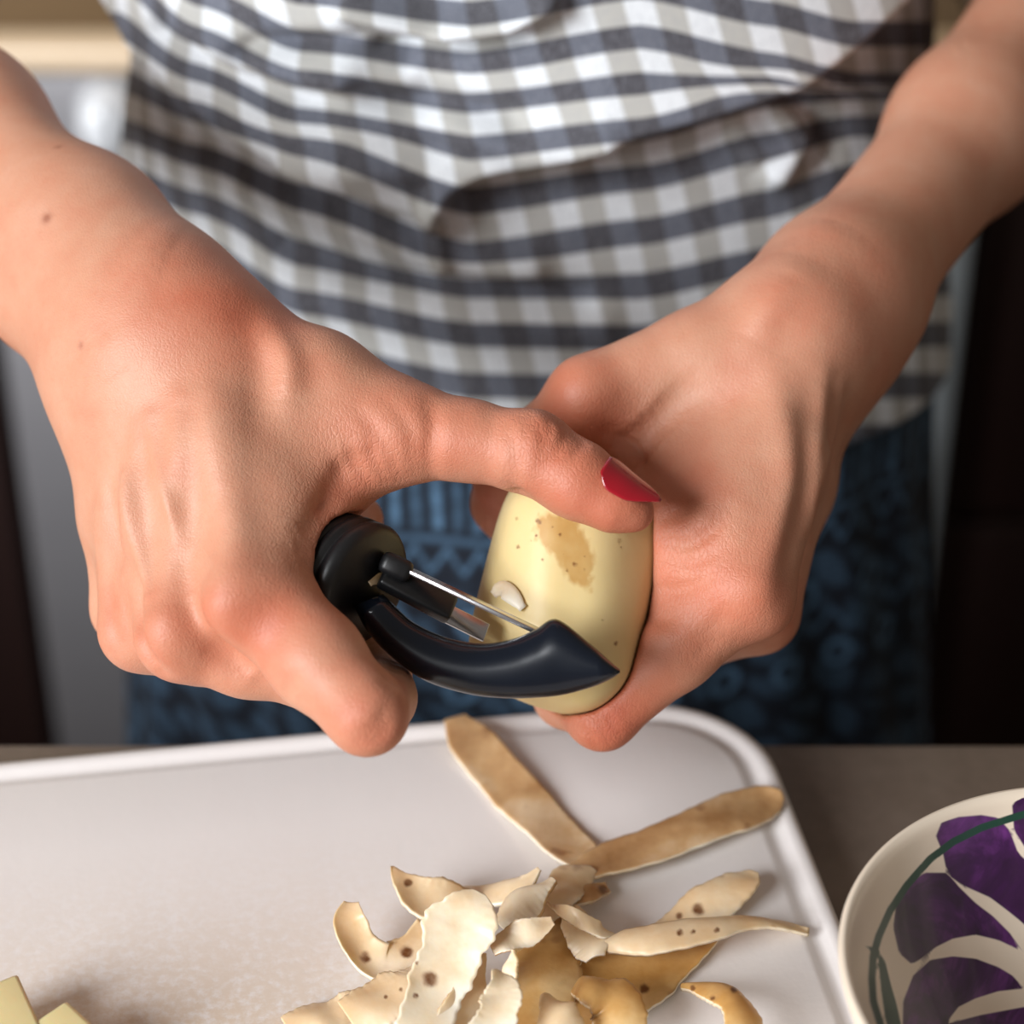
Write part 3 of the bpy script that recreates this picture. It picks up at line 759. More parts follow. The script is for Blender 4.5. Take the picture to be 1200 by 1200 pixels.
def group_fn(fore, meta, fing, thumb, web, palm_extra=()):
    allp = [np.append(q, r) for ch in list(fore)+list(meta.values())+list(fing.values())+[thumb] for q, r in ch]
    allp = np.array(allp); cen = allp[:, :3].mean(0); rad = np.max(np.linalg.norm(allp[:, :3]-cen, axis=1)+allp[:, 3])+.01
    hp = np.array([np.append(q, r) for ch in list(meta.values())+list(fing.values())+[thumb] for q, r in ch])
    hc = hp[:, :3].mean(0); hr = np.max(np.linalg.norm(hp[:, :3]-hc, axis=1)+hp[:, 3])+.01
    def f(p):
        d = chain(p, fore[0], .02)
        d = smin(d, chain(p, fore[1], .02), .016)
        near = np.linalg.norm(p-hc.astype(np.float32), axis=1) < hr+.02
        if near.any():
            q = p[near]; b = d[near]
            pm = None
            for ch in meta.values():
                e = chain(q, ch, .006); pm = e if pm is None else smin(pm, e, .0065)
            b = smin(b, pm, .014)
            for (a, ra), (c, rc_) in web: b = smin(b, cone(q, a, c, ra, rc_), .012)
            b = smin(b, chain(q, thumb, .004), .009)
            out = b
            for ch in fing.values():
                e = chain(q, ch, .0035)
                out = smin(out, e, .0028)
            d = d.copy(); d[near] = out
        return d
    return f
f_rh0 = group_fn(r_fore, r_meta, r_fing, r_thumb, r_web)
f_lh0 = group_fn(l_fore, l_meta, l_fing, l_thumb, l_web)
HD = hdir.astype(np.float32)
def f_handle(p):
    q = p-D0.astype(np.float32); a = q @ HD
    r = np.sqrt(np.maximum((q*q).sum(1)-a*a, 0))
    return np.minimum(np.maximum(np.maximum(r-CR, -a), a-.0118), np.maximum(np.maximum(r-.0113, -a), a-.0925))
def press(d, p, f, c, rad):
    """flesh gives way where it is pressed against the thing it holds"""
    m = np.linalg.norm(p-c.astype(np.float32), axis=1) < rad
    if m.any(): d = d.copy(); d[m] = smax(d[m], .0002-f(p[m]), .0012)
    return d
def f_rh(p): return press(press(f_rh0(p), p, f_handle, D0+hdir*.045, .075), p, f_potato, PC, .05)
def f_lh(p): return press(f_lh0(p), p, f_potato, PC, .05)
def f_trunk(p):
    sc_ = np.array([1, 1.45, 1], np.float32)
    q = p.copy(); q[:, 1] = (q[:, 1]-YC)*1.45
    d = cone(q, (0, 0, .84), (0, 0, 1.04), .128, .112)
    d = smin(d, cone(q, (0, 0, 1.04), (0, 0, 1.26), .112, .125), .05)
    d = smin(d, cone(q, (-.12, 0, 1.33), (.12, 0, 1.33), .055, .055), .06)/1.35
    d = smin(d, cone(p, (0, YC+.02, 1.36), (0, YC-.005, 1.47), .052, .050), .03)
    d = smin(d, cone(p, (0, YC-.005, 1.55), (0, YC-.02, 1.60), .075, .088), .03)
    for s in (-1, 1):
        d = smin(d, chain(p, [((s*.060, YC, .84), .066), ((s*.078, YC, .48), .050), ((s*.085, YC+.015, .36), .050), ((s*.085, YC+.02, .09), .034)], .03), .03)
        d = smin(d, cone(p, (s*.085, YC+.02, .045), (s*.095, YC-.13, .035), .040, .032), .03)
    d = smin(d, chain(p, [(R_SHO, .048), (R_SHO*.5+R_ELB*.5, .042), (R_ELB, .030)], .03), .03)
    d = smin(d, chain(p, [(L_SHO, .048), (L_SHO*.5+L_ELB*.5, .042), (L_ELB, .031)], .03), .03)
    return d
def f_body(p):
    a, b = f_rh(p), f_lh(p)
    d = np.minimum(a, b)
    far = (p[:, 1] > .53) | (p[:, 2] > 1.12) | (p[:, 2] < .88)
    if far.any():
        d = d.copy(); d[far] = smin(d[far], f_trunk(p[far]), .012)
    return d
f_hands = lambda p: np.minimum(f_rh(p), f_lh(p))
xs = axis_steps(-.42, .42, -.165, .150, .0009)
ys = axis_steps(.335, .95, .352, .530, .0009)
zs = axis_steps(-.01, 1.72, .925, 1.085, .0009, hmax=.014)
V, F = surface_nets(f_body, xs, ys, zs)
V = relax(V, F, 2, .5)

# --- modelling strokes: pixel polylines dropped on the skin, raised (+) or pressed in (-), mm
STROKES = [
    # peeler hand: tendons and veins on the back
    ([(262, 470), (268, 560), (272, 640), (262, 700)], .8, 3.2), ([(210, 470), (205, 560), (200, 650), (195, 715)], 1.0, 2.8),
    ([(165, 500), (150, 580), (150, 660), (142, 720)], .9, 2.4), ([(135, 520), (120, 600), (122, 680)], .6, 2.6),
    ([(150, 560), (158, 620), (170, 700)], .8, 1.6), ([(240, 440), (246, 520), (252, 600)], .5, 2.5), ([(232, 690), (240, 730), (275, 775), (300, 795)], -1.3, 3.0),
    ([(178, 490), (190, 560), (205, 600), (215, 640)], .8, 1.6), ([(130, 560), (138, 620), (160, 690), (165, 730)], -.5, 1.6),
    ([(235, 560), (232, 620), (240, 668)], -.8, 5), ([(180, 600), (178, 660), (180, 700)], -.6, 4),
    ([(318, 385), (336, 425), (334, 470)], 1.1, 2.6), ([(298, 380), (308, 440), (300, 490)], -.8, 4.0), ([(352, 400), (366, 440), (372, 480)], -.5, 3.5),
    ([(158, 695), (159, 730), (170, 762), (188, 786)], -1.2, 1.6), ([(128, 690), (131, 725), (138, 762)], -.45, 1.6),
    # knuckles
    ([(262, 715)], 1.5, 6.5), ([(300, 690)], .5, 8), ([(196, 740)], 1.3, 5.5), ([(230, 770), (300, 785)], -.5, 5),
    ([(312, 735)], -1.0, 6),
    # web folds
    ([(372, 604), (392, 578), (420, 560)], -.6, 2.0), ([(375, 585), (395, 560), (425, 545)], -.35, 1.3), ([(350, 620), (375, 612)], -.5, 1.6),
    ([(345, 640), (378, 640)], -.5, 2), ([(350, 665), (382, 668)], -.4, 1.8),
    ([(408, 520), (416, 545), (436, 566)], -.3, 1.1), ([(432, 512), (440, 540), (452, 566)], -.25, 1.0), ([(420, 480), (450, 520), (466, 562)], -.25, 1.2), ([(390, 535), (405, 558)], -.3, 1.1),
    # thumb joints
    ([(503, 470), (508, 500), (504, 535), (507, 562)], -.4, 1.5), ([(515, 480), (522, 520), (518, 560)], .25, 3),
    ([(596, 500), (603, 530), (603, 570)], -.35, 1.5), ([(622, 490), (632, 505), (634, 520), (628, 545)], -.4, 1.2), ([(648, 490), (662, 506), (654, 526), (640, 545)], -.4, 1.2), ([(640, 488), (645, 508), (640, 530)], -.3, 1.0), ([(680, 510), (682, 520), (668, 535)], -.4, 1.2),
    ([(600, 574), (610, 582), (620, 590)], -.8, 2.0), ([(640, 505)], .5, 5),
    ([(650, 590), (690, 600), (730, 604)], .5, 4), 
    # index finger of that hand
    ([(420, 862), (442, 850), (455, 828)], -.35, 1.3), ([(428, 872), (448, 862), (462, 842)], -.3, 1.2), ([(455, 800), (462, 780), (458, 770)], -.6, 1.8),
    ([(330, 795), (350, 812)], -.4, 3),
    ([(655, 494), (672, 508), (668, 524)], -.3, 1.0), ([(612, 490), (618, 510), (614, 540)], -.25, 1.1), ([(575, 482), (580, 520), (574, 560)], -.15, 1.6), ([(455, 470), (480, 505), (486, 556)], -.2, 1.2),
    ([(380, 560), (408, 540), (440, 530)], -.25, 1.2), ([(365, 598), (388, 590)], -.4, 1.2), ([(300, 560), (320, 620), (318, 680)], -.4, 5), ([(330, 540), (350, 600)], .4, 5),
    # wrist
    ([(160, 335), (205, 352), (250, 335)], -.15, 3), ([(150, 290), (200, 300)], .5, 9), ([(110, 400), (130, 450)], .6, 7), ([(60, 300), (120, 380)], .4, 8),
    # potato hand
    ([(905, 440), (925, 520), (920, 600), (893, 680)], .9, 3.0), ([(965, 440), (958, 520), (945, 610)], .8, 2.2), ([(985, 455), (972, 520), (955, 580), (946, 640)], .5, 1.8),
    ([(938, 500), (945, 560), (930, 620), (912, 690)], -.8, 3.2), ([(880, 400), (900, 360), (930, 325)], .8, 3.5), ([(905, 420), (935, 375)], -.3, 4.0),
    ([(885, 695)], 1.2, 6), ([(915, 728)], .8, 5),
    ([(682, 447)], .6, 6), ([(745, 490), (770, 515)], -2.0, 8), ([(760, 470), (800, 490), (850, 500)], -.8, 8),
    ([(700, 500), (730, 520), (760, 545)], -.6, 2), ([(715, 515), (745, 535)], -.4, 1.4), ([(735, 505), (775, 530)], -.35, 1.4), ([(730, 520), (755, 560)], -.4, 1.4),
    ([(775, 630), (800, 640), (830, 625), (850, 600)], -.5, 1.6), ([(772, 650), (810, 660), (850, 640)], -.3, 1.3), ([(765, 690), (800, 690), (830, 680)], -.3, 1.3), ([(755, 722), (790, 730)], -.4, 1.5), ([(768, 610), (790, 600), (815, 580)], -.4, 1.6),
    ([(800, 760), (830, 740), (850, 715)], -.25, 1.4), ([(812, 772), (845, 745)], -.25, 1.2),
    ([(680, 842), (700, 850), (712, 868)], -.3, 1.1), ([(690, 832), (712, 842), (722, 858)], -.3, 1.1), ([(672, 850), (690, 862), (698, 874)], -.3, 1.1),
    ([(690, 420), (800, 375)], .3, 5), ([(940, 300), (985, 262)], .6, 7),
]
# skin tints: pixel, size mm, colour shift strength (+ red, - pale)
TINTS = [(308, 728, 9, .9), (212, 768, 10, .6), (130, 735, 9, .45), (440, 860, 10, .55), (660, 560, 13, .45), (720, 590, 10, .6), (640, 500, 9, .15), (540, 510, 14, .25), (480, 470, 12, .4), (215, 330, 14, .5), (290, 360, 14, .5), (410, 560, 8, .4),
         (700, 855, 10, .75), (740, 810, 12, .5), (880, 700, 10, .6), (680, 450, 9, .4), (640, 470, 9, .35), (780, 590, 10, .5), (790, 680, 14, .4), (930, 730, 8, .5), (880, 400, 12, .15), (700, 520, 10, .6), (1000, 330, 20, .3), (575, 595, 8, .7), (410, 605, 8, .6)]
WRINK = [(425, 550, 10, 1), (470, 525, 9, .7), (640, 508, 8, 1), (610, 560, 6, .6), (745, 505, 9, 1), (800, 640, 12, .8), (775, 700, 9, .7), (700, 852, 8, 1), (440, 855, 8, .7), (380, 600, 8, .9), (360, 650, 7, .8), (830, 740, 10, .6), (300, 700, 9, .35), (200, 735, 8, .35), (300, 480, 25, .25), (250, 600, 25, .2), (850, 560, 22, .25)]
N = vert_normals(V, F)
vx, vy, vd = proj(V)
fine = (V[:, 2] > .92) & (V[:, 2] < 1.12) & (V[:, 1] < .60)
fi = np.where(fine)[0]; Vf = V[fi]
disp = np.zeros(len(fi))
def seg_pts(pl):
    pl = np.asarray(pl, float)
    if len(pl) == 1: return pl
    L = max(3, int(np.sum(np.hypot(*np.diff(pl, axis=0).T))/4))
    return spline(pl, L) if len(pl) > 2 else pl[0]+(pl[1]-pl[0])*np.linspace(0, 1, L)[:, None]
allp = [seg_pts(s[0]) for s in STROKES]
cat_ = np.vstack(allp); pos, hit = march(f_hands, cat_[:, 0], cat_[:, 1])
o_ = 0
for (pl, amp, sg), pp in zip(STROKES, allp):
    q = pos[o_:o_+len(pp)][hit[o_:o_+len(pp)]]; o_ += len(pp)
    if not len(q): continue
    sg /= 1000
    bb = np.all((Vf > q.min(0)-3*sg) & (Vf < q.max(0)+3*sg), axis=1)
    ix = np.where(bb)[0]
    if not len(ix): continue
    d2 = np.full(len(ix), 1e9); tn = np.zeros(len(ix))
    for j, c_ in enumerate(q):
        e_ = ((Vf[ix]-c_)**2).sum(1); m_ = e_ < d2; d2[m_] = e_[m_]; tn[m_] = j/max(1, len(q)-1)
    fade = np.ones(len(ix)) if len(q) < 2 else .25+.75*np.sin(np.pi*np.clip(tn, .03, .97))**.7
    disp[ix] += (2.2 if amp < 0 and sg < .0022 else 1.8)*amp/1000*np.exp(-d2/(2*sg*sg))*fade
V[fi] += N[fi]*disp[:, None]
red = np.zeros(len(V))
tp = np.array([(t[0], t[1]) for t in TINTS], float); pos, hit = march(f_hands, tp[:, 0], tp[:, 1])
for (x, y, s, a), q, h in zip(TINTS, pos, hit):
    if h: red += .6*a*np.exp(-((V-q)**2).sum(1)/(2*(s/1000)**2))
wrk = np.zeros(len(V))
tp = np.array([(t[0], t[1]) for t in WRINK], float); pos, hit = march(f_hands, tp[:, 0], tp[:, 1])
for (x, y, s, a), q, h in zip(WRINK, pos, hit):
    if h: wrk = np.maximum(wrk, a*np.exp(-((V-q)**2).sum(1)/(2*(s/1000)**2)))
person = empty('person', (0, YC, 0))
tag(person, 'person in a grey gingham shirt and navy patterned skirt peeling a potato', 'person')
me = mesh_np('body', V, F)
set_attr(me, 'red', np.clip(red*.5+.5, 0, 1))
set_attr(me, 'wrink', wrk)
mol = np.zeros(len(V)); ml = np.array([(55, 256), (97, 405), (68, 172), (180, 295)], float); pos, hit = march(f_hands, ml[:, 0], ml[:, 1])
for q, h, r_ in zip(pos, hit, (.0009, .0006, .0006, .0005)):
    if h: mol = np.maximum(mol, np.exp(-((V-q)**2).sum(1)/(2*r_*r_)))
set_attr(me, 'mole', mol)
m_sk = M('skin')
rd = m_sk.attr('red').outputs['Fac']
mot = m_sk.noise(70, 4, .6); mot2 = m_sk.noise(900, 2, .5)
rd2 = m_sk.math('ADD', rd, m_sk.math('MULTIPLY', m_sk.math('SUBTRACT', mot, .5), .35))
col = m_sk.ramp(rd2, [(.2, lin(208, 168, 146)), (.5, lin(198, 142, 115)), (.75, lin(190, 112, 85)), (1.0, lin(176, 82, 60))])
col = m_sk.mix(m_sk.math('MULTIPLY', m_sk.smooth(mot2, .55, .75), .10), col, lin(176, 100, 72))
col = m_sk.mix(m_sk.math('MULTIPLY', m_sk.attr('mole').outputs['Fac'], .8), col, lin(130, 66, 44))
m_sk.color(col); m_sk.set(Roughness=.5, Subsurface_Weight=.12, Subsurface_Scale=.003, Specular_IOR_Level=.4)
m_sk.b.inputs['Subsurface Radius'].default_value = (1, .36, .2)
vo = m_sk.n('ShaderNodeTexVoronoi', feature='DISTANCE_TO_EDGE'); tcs = m_sk.n('ShaderNodeTexCoord'); mp = m_sk.n('ShaderNodeMapping')
mp.inputs['Scale'].default_value = (1, .75, 1.35); mp.inputs['Rotation'].default_value = (0, .6, .3)
m_sk.l(tcs.outputs['Object'], mp.inputs[0]); m_sk.l(mp.outputs[0], vo.inputs['Vector']); vo.inputs['Scale'].default_value = 1150
m_sk.bump(m_sk.smooth(vo.outputs['Distance'], 0, .3), .15, .0003)
m_sk.bump(m_sk.noise(420, 4, .65, stretch=(1.3, .5, 1.8)), .08, .0006)
m_sk.bump(m_sk.noise(110, 3, .6), .12, .0010)
vw = m_sk.n('ShaderNodeTexVoronoi', feature='DISTANCE_TO_EDGE'); mw = m_sk.n('ShaderNodeMapping')
mw.inputs['Scale'].default_value = (1.7, .8, .7); mw.inputs['Rotation'].default_value = (0, -.35, 0)
nw = m_sk.n('ShaderNodeTexNoise'); nw.inputs['Scale'].default_value = 160
m_sk.l(tcs.outputs['Object'], nw.inputs[0])
va = m_sk.n('ShaderNodeVectorMath', operation='MULTIPLY_ADD'); va.inputs[1].default_value = (.003,)*3
m_sk.l(nw.outputs['Color'], va.inputs[0]); m_sk.l(tcs.outputs['Object'], va.inputs[2])
m_sk.l(va.outputs[0], mw.inputs[0]); m_sk.l(mw.outputs[0], vw.inputs['Vector']); vw.inputs['Scale'].default_value = 620
hw_ = m_sk.math('MULTIPLY', m_sk.smooth(vw.outputs['Distance'], 0, .14), m_sk.attr('wrink').outputs['Fac'])
m_sk.bump(hw_, .30, .00035)
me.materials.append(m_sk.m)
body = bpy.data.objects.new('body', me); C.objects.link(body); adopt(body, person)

# --- painted thumb nail
m_nail = plain('red_nail_varnish', (150, 8, 28), .16, var=.05, scale=80, Coat_Weight=.6)
def nail(label, a, b, dorsal, half, s0, s1, ext, width_fn, mat, name):
    a, b = np.array(a), np.array(b); ax = b-a; L = np.linalg.norm(ax); ax /= L
    dn = dorsal-ax*(dorsal @ ax); dn /= np.linalg.norm(dn); sd = np.cross(ax, dn)
    nu, nv_ = 20, 15; V = []
    for lay in (1, 0):
        for i in range(nu):
            u = i/(nu-1); s = s0+(s1-s0)*u
            o = a+ax*(L*min(s, .80)); wid = width_fn(u)
            for j in range(nv_):
                t = (2*j/(nv_-1)-1)*wid; ph = t*half
                dr_ = dn*math.cos(ph)+sd*math.sin(ph)
                ts = np.linspace(.002, .016, 120)
                dd = f_hands((o+dr_*ts[:, None]).astype(np.float32))
                k_ = np.argmax(dd > 0); rr = ts[k_] if dd[k_] > 0 else .008
                V.append((o, dr_, rr, s, lay))
    rs_ = np.array([v[2] for v in V]).reshape(2, nu, nv_)
    for _ in range(6):
        rs_[:, 1:-1] = (rs_[:, :-2]+rs_[:, 2:]+rs_[:, 1:-1]*2)/4
        rs_[:, :, 1:-1] = (rs_[:, :, :-2]+rs_[:, :, 2:]+rs_[:, :, 1:-1]*2)/4
    out = []
    for (o, dr_, _, s, lay), rr in zip(V, rs_.ravel()):
        out.append(o+dr_*(rr+.0002+lay*.0006)+ax*(L*max(0, s-.80))-dn*(max(0, s-.80)*L*.10))
    V = np.array(out); o2 = nu*nv_; F = []
    for i in range(nu-1):
        for j in range(nv_-1):
            k_ = i*nv_+j; F.append((k_, k_+1, k_+nv_+1, k_+nv_)); F.append((o2+k_, o2+k_+nv_, o2+k_+nv_+1, o2+k_+1))
    for i in range(nu-1):
        for p_, q_ in ((i*nv_, (i+1)*nv_), ((i+1)*nv_+nv_-1, i*nv_+nv_-1)): F.append((p_, q_, o2+q_, o2+p_))
    for j in range(nv_-1):
        for p_, q_ in ((j+1, j), ((nu-1)*nv_+j, (nu-1)*nv_+j+1)): F.append((p_, q_, o2+q_, o2+p_))
    me = mesh_np(name, V, F)
    bm = bmesh.new(); bm.from_mesh(me); bmesh.ops.recalc_face_normals(bm, faces=bm.faces[:]); bm.to_mesh(me); bm.free()
    ob = new_obj(name, me, mat); adopt(ob, person)
    if label: ob['label'] = label
wf = lambda u: .45+.55*math.sin(min(1, u/.25)*math.pi/2) if u < .5 else max(.06, 1-((u-.5)/.5)**1.35*.95)
nail('pointed thumbnail with glossy red varnish', P(660, 555, .4790), P(750, 603, .4768), RGT*.43+UPV*.58-FWD*.74, .66, .40, 1.15, 0, wf, m_nail, 'thumbnail')
# --- shirt and skirt
def interp(xs_, ys_, x): return np.interp(x, xs_, ys_)
def tube(name, zs_, a_fn, b_fn, nth, disp=None):
    """closed cloth tube round the trunk, denser at the front; returns points and angle/arc grids"""
    t = np.linspace(-1, 1, nth, endpoint=False)
    th_ = -math.pi/2+math.pi*(t*.62+.38*t**3)
    TH, ZZ = np.meshgrid(th_, zs_)
    a, b = a_fn(ZZ), b_fn(ZZ)
    cs, sn = np.cos(TH), np.sin(TH)
    pw = .86
    X = a*np.sign(cs)*np.abs(cs)**pw; Y = YC+b*np.sign(sn)*np.abs(sn)**pw
    return TH, X+XC, Y, ZZ
def grid_faces(nr, nc, wrap=True):
    i, j = np.meshgrid(np.arange(nr-1), np.arange(nc if wrap else nc-1), indexing='ij'); k = (j+1) % nc
    return np.stack([i*nc+j, i*nc+k, (i+1)*nc+k, (i+1)*nc+j], -1).reshape(-1, 4)
A_Z = lambda z: interp([.40, .80, .93, 1.02, 1.10, 1.28, 1.345, 1.375, 1.40], [.20, .156, .146, .131, .130, .150, .160, .13, .075], z)
B_Z = lambda z: interp([.40, .80, .93, 1.02, 1.10, 1.28, 1.345, 1.375, 1.40], [.15, .108, .103, .104, .106, .105, .085, .075, .068], z)
zs_ = np.concatenate([np.linspace(.912, 1.10, 190), np.linspace(1.105, 1.40, 30)])
NTH = 460
TH, X, Y, Z = tube('shirt', zs_, A_Z, B_Z, NTH)
Yf = np.minimum(Y, 2*YC-Y)                                      # the point mirrored to the front: gives the weave a place
pxx, pyy, _ = proj(np.stack([X.ravel(), Yf.ravel(), Z.ravel()], -1))
LX = [60, 140, 190, 260, 330, 400, 460, 500, 512, 540, 640, 700, 800, 900, 960, 1010, 1080]
LY = [-120, -20, 55, 110, 160, 205, 240, 268, 262, 214, 176, 156, 126, 92, 45, 0, -70]
Lw = [10, 10, 10, 10, 11, 13, 20, 30, 28, 16, 10, 9, 9, 10, 10, 12, 12]
ly = interp(LX, LY, pxx); lw = interp(LX, Lw, pxx)
amp = interp([60, 170, 300, 420, 510, 560, 700, 900, 1000, 1080], [.004, .010, .022, .020, .009, .013, .019, .021, .018, .012], pxx)
ly = ly-amp*1250                                                  # the bulge hangs lower than the line it starts from
s = ly-pyy
up_ = sstep(-1, 1, s/lw)
D = amp*up_*np.exp(-np.maximum(s, 0)/260)
D -= .013*(amp/.02)*(1-up_)*np.exp(-np.maximum(-s, 0)/75)*sstep(560, 380, pyy)
def ridge(pts, w_, a_):
    return 1.7*a_*np.exp(-(line_d(pxx, pyy, pts)/w_)**2)
D += ridge([(230, 20), (300, 60), (380, 92), (480, 108), (600, 118)], 16, -.0045)
D += ridge([(260, 0), (340, 45), (420, 75)], 18, .004)
D += ridge([(330, 30), (430, 35), (480, 55)], 12, -.004)
D += ridge([(430, -10), (520, 20), (600, 5), (640, -20)], 16, .007)
D += ridge([(455, 42), (540, 45), (610, 30)], 9, -.004)
D += ridge([(520, 120), (620, 140), (700, 130)], 20, .003)
D += ridge([(380, 150), (480, 175), (540, 190)], 18, .0025)
D += ridge([(520, 215), (512, 250), (520, 300)], 12, .004)
D += ridge([(300, 215), (420, 265), (520, 305), (620, 310)], 22, .0035)
D += ridge([(330, 290), (430, 325), (540, 330), (680, 345)], 14, -.003)
D += ridge([(350, 345), (500, 370), (700, 380)], 25, .002)
D += ridge([(880, 175), (930, 160), (905, 200)], 18, .004)
D += ridge([(930, 110), (970, 150), (960, 180)], 14, -.004)
D += ridge([(700, 200), (820, 185), (900, 150)], 16, -.002)
D += ridge([(200, 150), (300, 205), (400, 250)], 15, -.002)
fr_w = sstep(YC+.02, YC-.02, Y.ravel())
D = D*fr_w+.002
nx, ny = np.cos(TH).ravel()/A_Z(Z).ravel(), np.sin(TH).ravel()/B_Z(Z).ravel(); nn = np.hypot(nx, ny)
Vs = np.stack([X.ravel()+nx/nn*D, Y.ravel()+ny/nn*D, Z.ravel()], -1)
Vs[:, 2] -= np.where(up_*fr_w > 0, .28*amp*up_*fr_w*np.exp(-np.maximum(s, 0)/40), 0)   # the overhang sags over the fold
# hem drops towards the sides
# weave coordinates: stripe centre heights (pixels) read per column, k = 1..8
cols = [140, 230, 350, 550, 750, 900, 1000]
tab = np.array([[-92, -32, 30, 92, 152, 205, 262, 320], [-5, 42, 85, 130, 182, 238, 290, 350], [50, 92, 137, 168, 230, 298, 353, 412],
                [76, 120, 172, 236, 300, 336, 392, 452], [44, 98, 152, 208, 272, 336, 396, 456], [76, 94, 112, 170, 240, 307, 366, 426], [100, 104, 108, 145, 208, 272, 332, 392]], float)
vx_, vy_, _ = proj(np.stack([Vs[:, 0], np.where(Y.ravel() > YC, 2*YC-Vs[:, 1], Vs[:, 1]), Vs[:, 2]], -1))
per_col = []
for r in tab:
    xk = np.concatenate([[r[0]-60*i for i in range(20, 0, -1)], r, [r[-1]+60*i for i in range(1, 15)]])
    vk = np.concatenate([np.arange(-19, 1), np.arange(1, 9), np.arange(9, 23)])
    per_col.append(np.interp(vy_, xk, vk))
per_col = np.array(per_col)
cx_ = np.clip(vx_, cols[0], cols[-1]); ci = np.clip(np.searchsorted(cols, cx_)-1, 0, len(cols)-2)
t_ = (cx_-np.array(cols)[ci])/(np.array(cols)[ci+1]-np.array(cols)[ci]); t_ = t_*t_*(3-2*t_)*.5+t_*.5
ar = np.arange(len(t_)); vv = per_col[ci, ar]*(1-t_)+per_col[ci+1, ar]*t_
seg_l = np.hypot(np.diff(X, axis=1, append=X[:, :1]), np.diff(Y, axis=1, append=Y[:, :1]))
arc = np.cumsum(seg_l, 1)-seg_l; mid_i = np.argmin(np.abs(TH[0]+math.pi/2)); arc -= arc[:, mid_i:mid_i+1]
uu = arc.ravel()/.0158-.22*vv-.25*np.clip((400-vx_)/300, 0, 1)*(vv-4)*.5
me = mesh_np('shirt', Vs, grid_faces(len(zs_), NTH))
set_attr(me, 'wu', uu); set_attr(me, 'wv', vv)
m_sh = M('gingham_cotton')
wu, wv = m_sh.attr('wu').outputs['Fac'], m_sh.attr('wv').outputs['Fac']
def stripe(x, ph, soft=.02):
    fr = m_sh.math('FRACT', m_sh.math('ADD', x, ph+100.0))
    return m_sh.smooth(m_sh.math('ABSOLUTE', m_sh.math('SUBTRACT', fr, .5)), .25+soft, .25-soft)
hb_ = stripe(wv, .5); vb_ = stripe(wu, .36)
c = m_sh.mix(hb_, m_sh.mix(vb_, lin(228, 232, 236), lin(184, 183, 178)), m_sh.mix(vb_, lin(96, 100, 112), lin(70, 69, 75)))
wn = m_sh.noise(1100, 3, .7, stretch=(1, 1, .35))
c = m_sh.mix(m_sh.math('MULTIPLY', m_sh.math('SUBTRACT', wn, .44), 1.3, clamp=True), c, lin(150, 152, 162))
m_sh.color(c); m_sh.set(Roughness=.85, Sheen_Weight=.1); m_sh.bump(m_sh.noise(1200, 2), .2, .0004)
me.materials.append(m_sh.m)
sh = bpy.data.objects.new('shirt', me); C.objects.link(sh); adopt(sh, person)
sd_m = sh.modifiers.new('cloth', 'SOLIDIFY'); sd_m.thickness = .0012; sd_m.offset = -1
# sleeves
for sho, elb, sgn in ((R_SHO, R_ELB, -1), (L_SHO, L_ELB, 1)):
    ax = elb-sho; ax /= np.linalg.norm(ax); a = sho-ax*.03; L = np.linalg.norm(elb-sho)*.55+.03
    u_ = np.cross(ax, [0, 1, 0]); u_ /= np.linalg.norm(u_); v_ = np.cross(ax, u_)
    Vv = []; nr = 24
    for i in range(nr):
        t = i/(nr-1)
        for j in range(40):
            g = 2*math.pi*j/40; r_ = .056+.006*t+.002*math.sin(5*g+t*6)
            Vv.append(a+ax*L*t+(u_*math.cos(g)+v_*math.sin(g))*r_)
    sm = mesh_np('sleeve', Vv, grid_faces(nr, 40))
    tt_, gg_ = np.meshgrid(np.arange(nr)/(nr-1)*L/.0156, np.arange(40)/40*22, indexing='ij')
    set_attr(sm, 'wu', gg_.ravel()); set_attr(sm, 'wv', tt_.ravel())
    so = new_obj('sleeve', sm, m_sh.m); adopt(so, person)
# skirt
zk = np.concatenate([np.linspace(.42, .77, 40), np.linspace(.772, .955, 150)])
NK = 560
TH, X, Y, Z = tube('skirt', zk, lambda z: A_Z(z)-.003, lambda z: B_Z(z)-.004, NK)
fold = .004*np.sin(TH*9)*sstep(.92, .6, Z)+.0015*np.sin(TH*23+Z*30)*sstep(.95, .85, Z)
X = XC+(X-XC)*(1+fold/.14); Y = YC+(Y-YC)*(1+fold/.10)
Vk = np.stack([X.ravel(), Y.ravel(), Z.ravel()], -1)
seg_l = np.hypot(np.diff(X, axis=1, append=X[:, :1]), np.diff(Y, axis=1, append=Y[:, :1]))
arc = np.cumsum(seg_l, 1)-seg_l; mid_i = np.argmin(np.abs(TH[0]+math.pi/2)); arc -= arc[:, mid_i:mid_i+1]
S = arc.ravel()*100; T = (.918-Z.ravel())*100                       # cm across, cm down from the hem of the shirt
def band(lo, hi, x, soft=.08): return sstep(lo-soft, lo+soft, x)*sstep(hi+soft, hi-soft, x)
pat = np.zeros(len(S))
per = 11.2; Tm = T % per
st_ = np.abs(((S/.68) % 1)-.5); wob = .5+.35*np.sin(Tm*7+np.floor(S/.68)*2.1)
pat = np.maximum(pat, (T < 6)*band(.15, 2.9, Tm)*sstep(.30, .20, st_)*(.55+.45*(np.floor(S/.68) % 2))*np.clip(.6+wob*.5, 0, 1))
pat = np.maximum(pat, band(3.15, 3.4, Tm)*.6)
zz = np.abs(((S/1.1) % 1)*2-1)
pat = np.maximum(pat, band(3.5, 4.6, Tm)*sstep(.22, .08, np.abs((Tm-3.6)/1.0-zz))*.8)
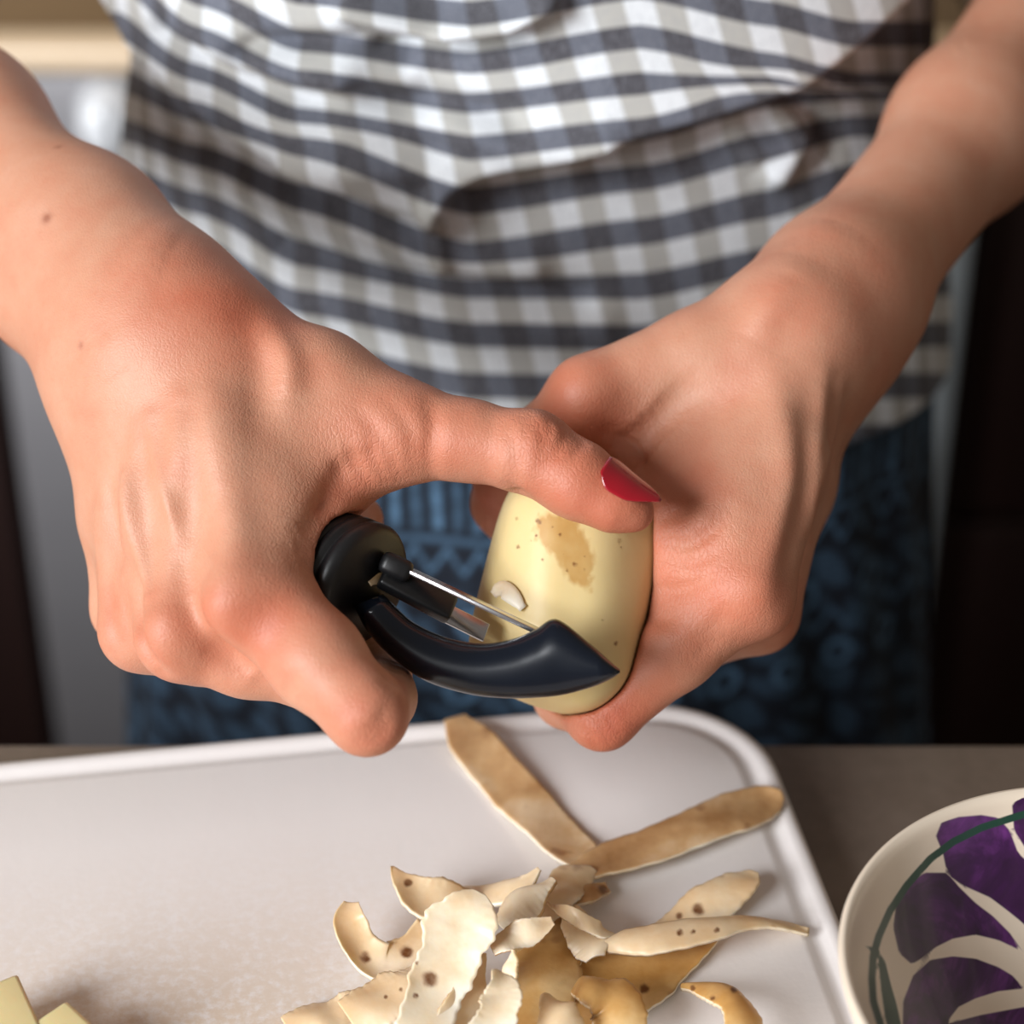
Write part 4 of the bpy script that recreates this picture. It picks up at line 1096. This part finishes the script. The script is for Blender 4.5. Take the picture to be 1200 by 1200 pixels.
# slanting leaf shapes: jittered cells with dark gaps
rs2 = np.random.RandomState(4); jit = rs2.rand(64, 64, 2)
a1, b1 = (S*.8+T*.6)/2.3, (-S*.6+T*.8)/1.15
i0, j0 = np.floor(a1).astype(int), np.floor(b1).astype(int)
d1 = np.full(len(S), 9.); d2_ = np.full(len(S), 9.)
for di in (-1, 0, 1):
    for dj in (-1, 0, 1):
        jj_ = jit[(i0+di) % 64, (j0+dj) % 64]
        dd = np.hypot(i0+di+jj_[:, 0]-a1, j0+dj+jj_[:, 1]-b1)
        m_ = dd < d1; d2_ = np.where(m_, d1, np.minimum(d2_, dd)); d1 = np.where(m_, dd, d1)
pat = np.maximum(pat, sstep(4.8, 5.1, T)*sstep(.12, .40, d2_-d1)*(.34+.34*vnoise(Vk*220, 8)))
# rings and zigzag
for (q0, step, rr, off) in ((6.6, 2.9, .52, .4), (9.3, 2.3, .45, 1.2)):
    cx0 = (np.floor((S+off)/step)+.5)*step-off
    dr_ = np.hypot(S-cx0, Tm-q0)
    rg = sstep(.20, .08, np.abs(dr_-rr))
    clear = sstep(rr+.35, rr+.2, dr_)
    pat = pat*(1-clear*.85)+rg*.9*clear
zz = np.abs(((S/1.3) % 1)*2-1)
pat = np.maximum(pat, band(7.2, 8.4, Tm)*sstep(.20, .06, np.abs((Tm-7.4)/.9-zz))*.8*(S > 2))
pat *= .75+.5*vnoise(Vk*400, 9)
me = mesh_np('skirt', Vk, grid_faces(len(zk), NK)); set_attr(me, 'print', np.clip(pat, 0, 1))
m_kt = M('printed_denim')
m_kt.color(m_kt.mix(m_kt.attr('print').outputs['Fac'], m_kt.mix(m_kt.noise(900, 2), lin(6, 13, 25), lin(11, 22, 38)), lin(92, 128, 160)))
m_kt.set(Roughness=.85); m_kt.bump(m_kt.noise(1300, 2), .2, .0004)
me.materials.append(m_kt.m)
kt = bpy.data.objects.new('skirt', me); C.objects.link(kt); adopt(kt, person)
sd_m = kt.modifiers.new('cloth', 'SOLIDIFY'); sd_m.thickness = .0012; sd_m.offset = -1
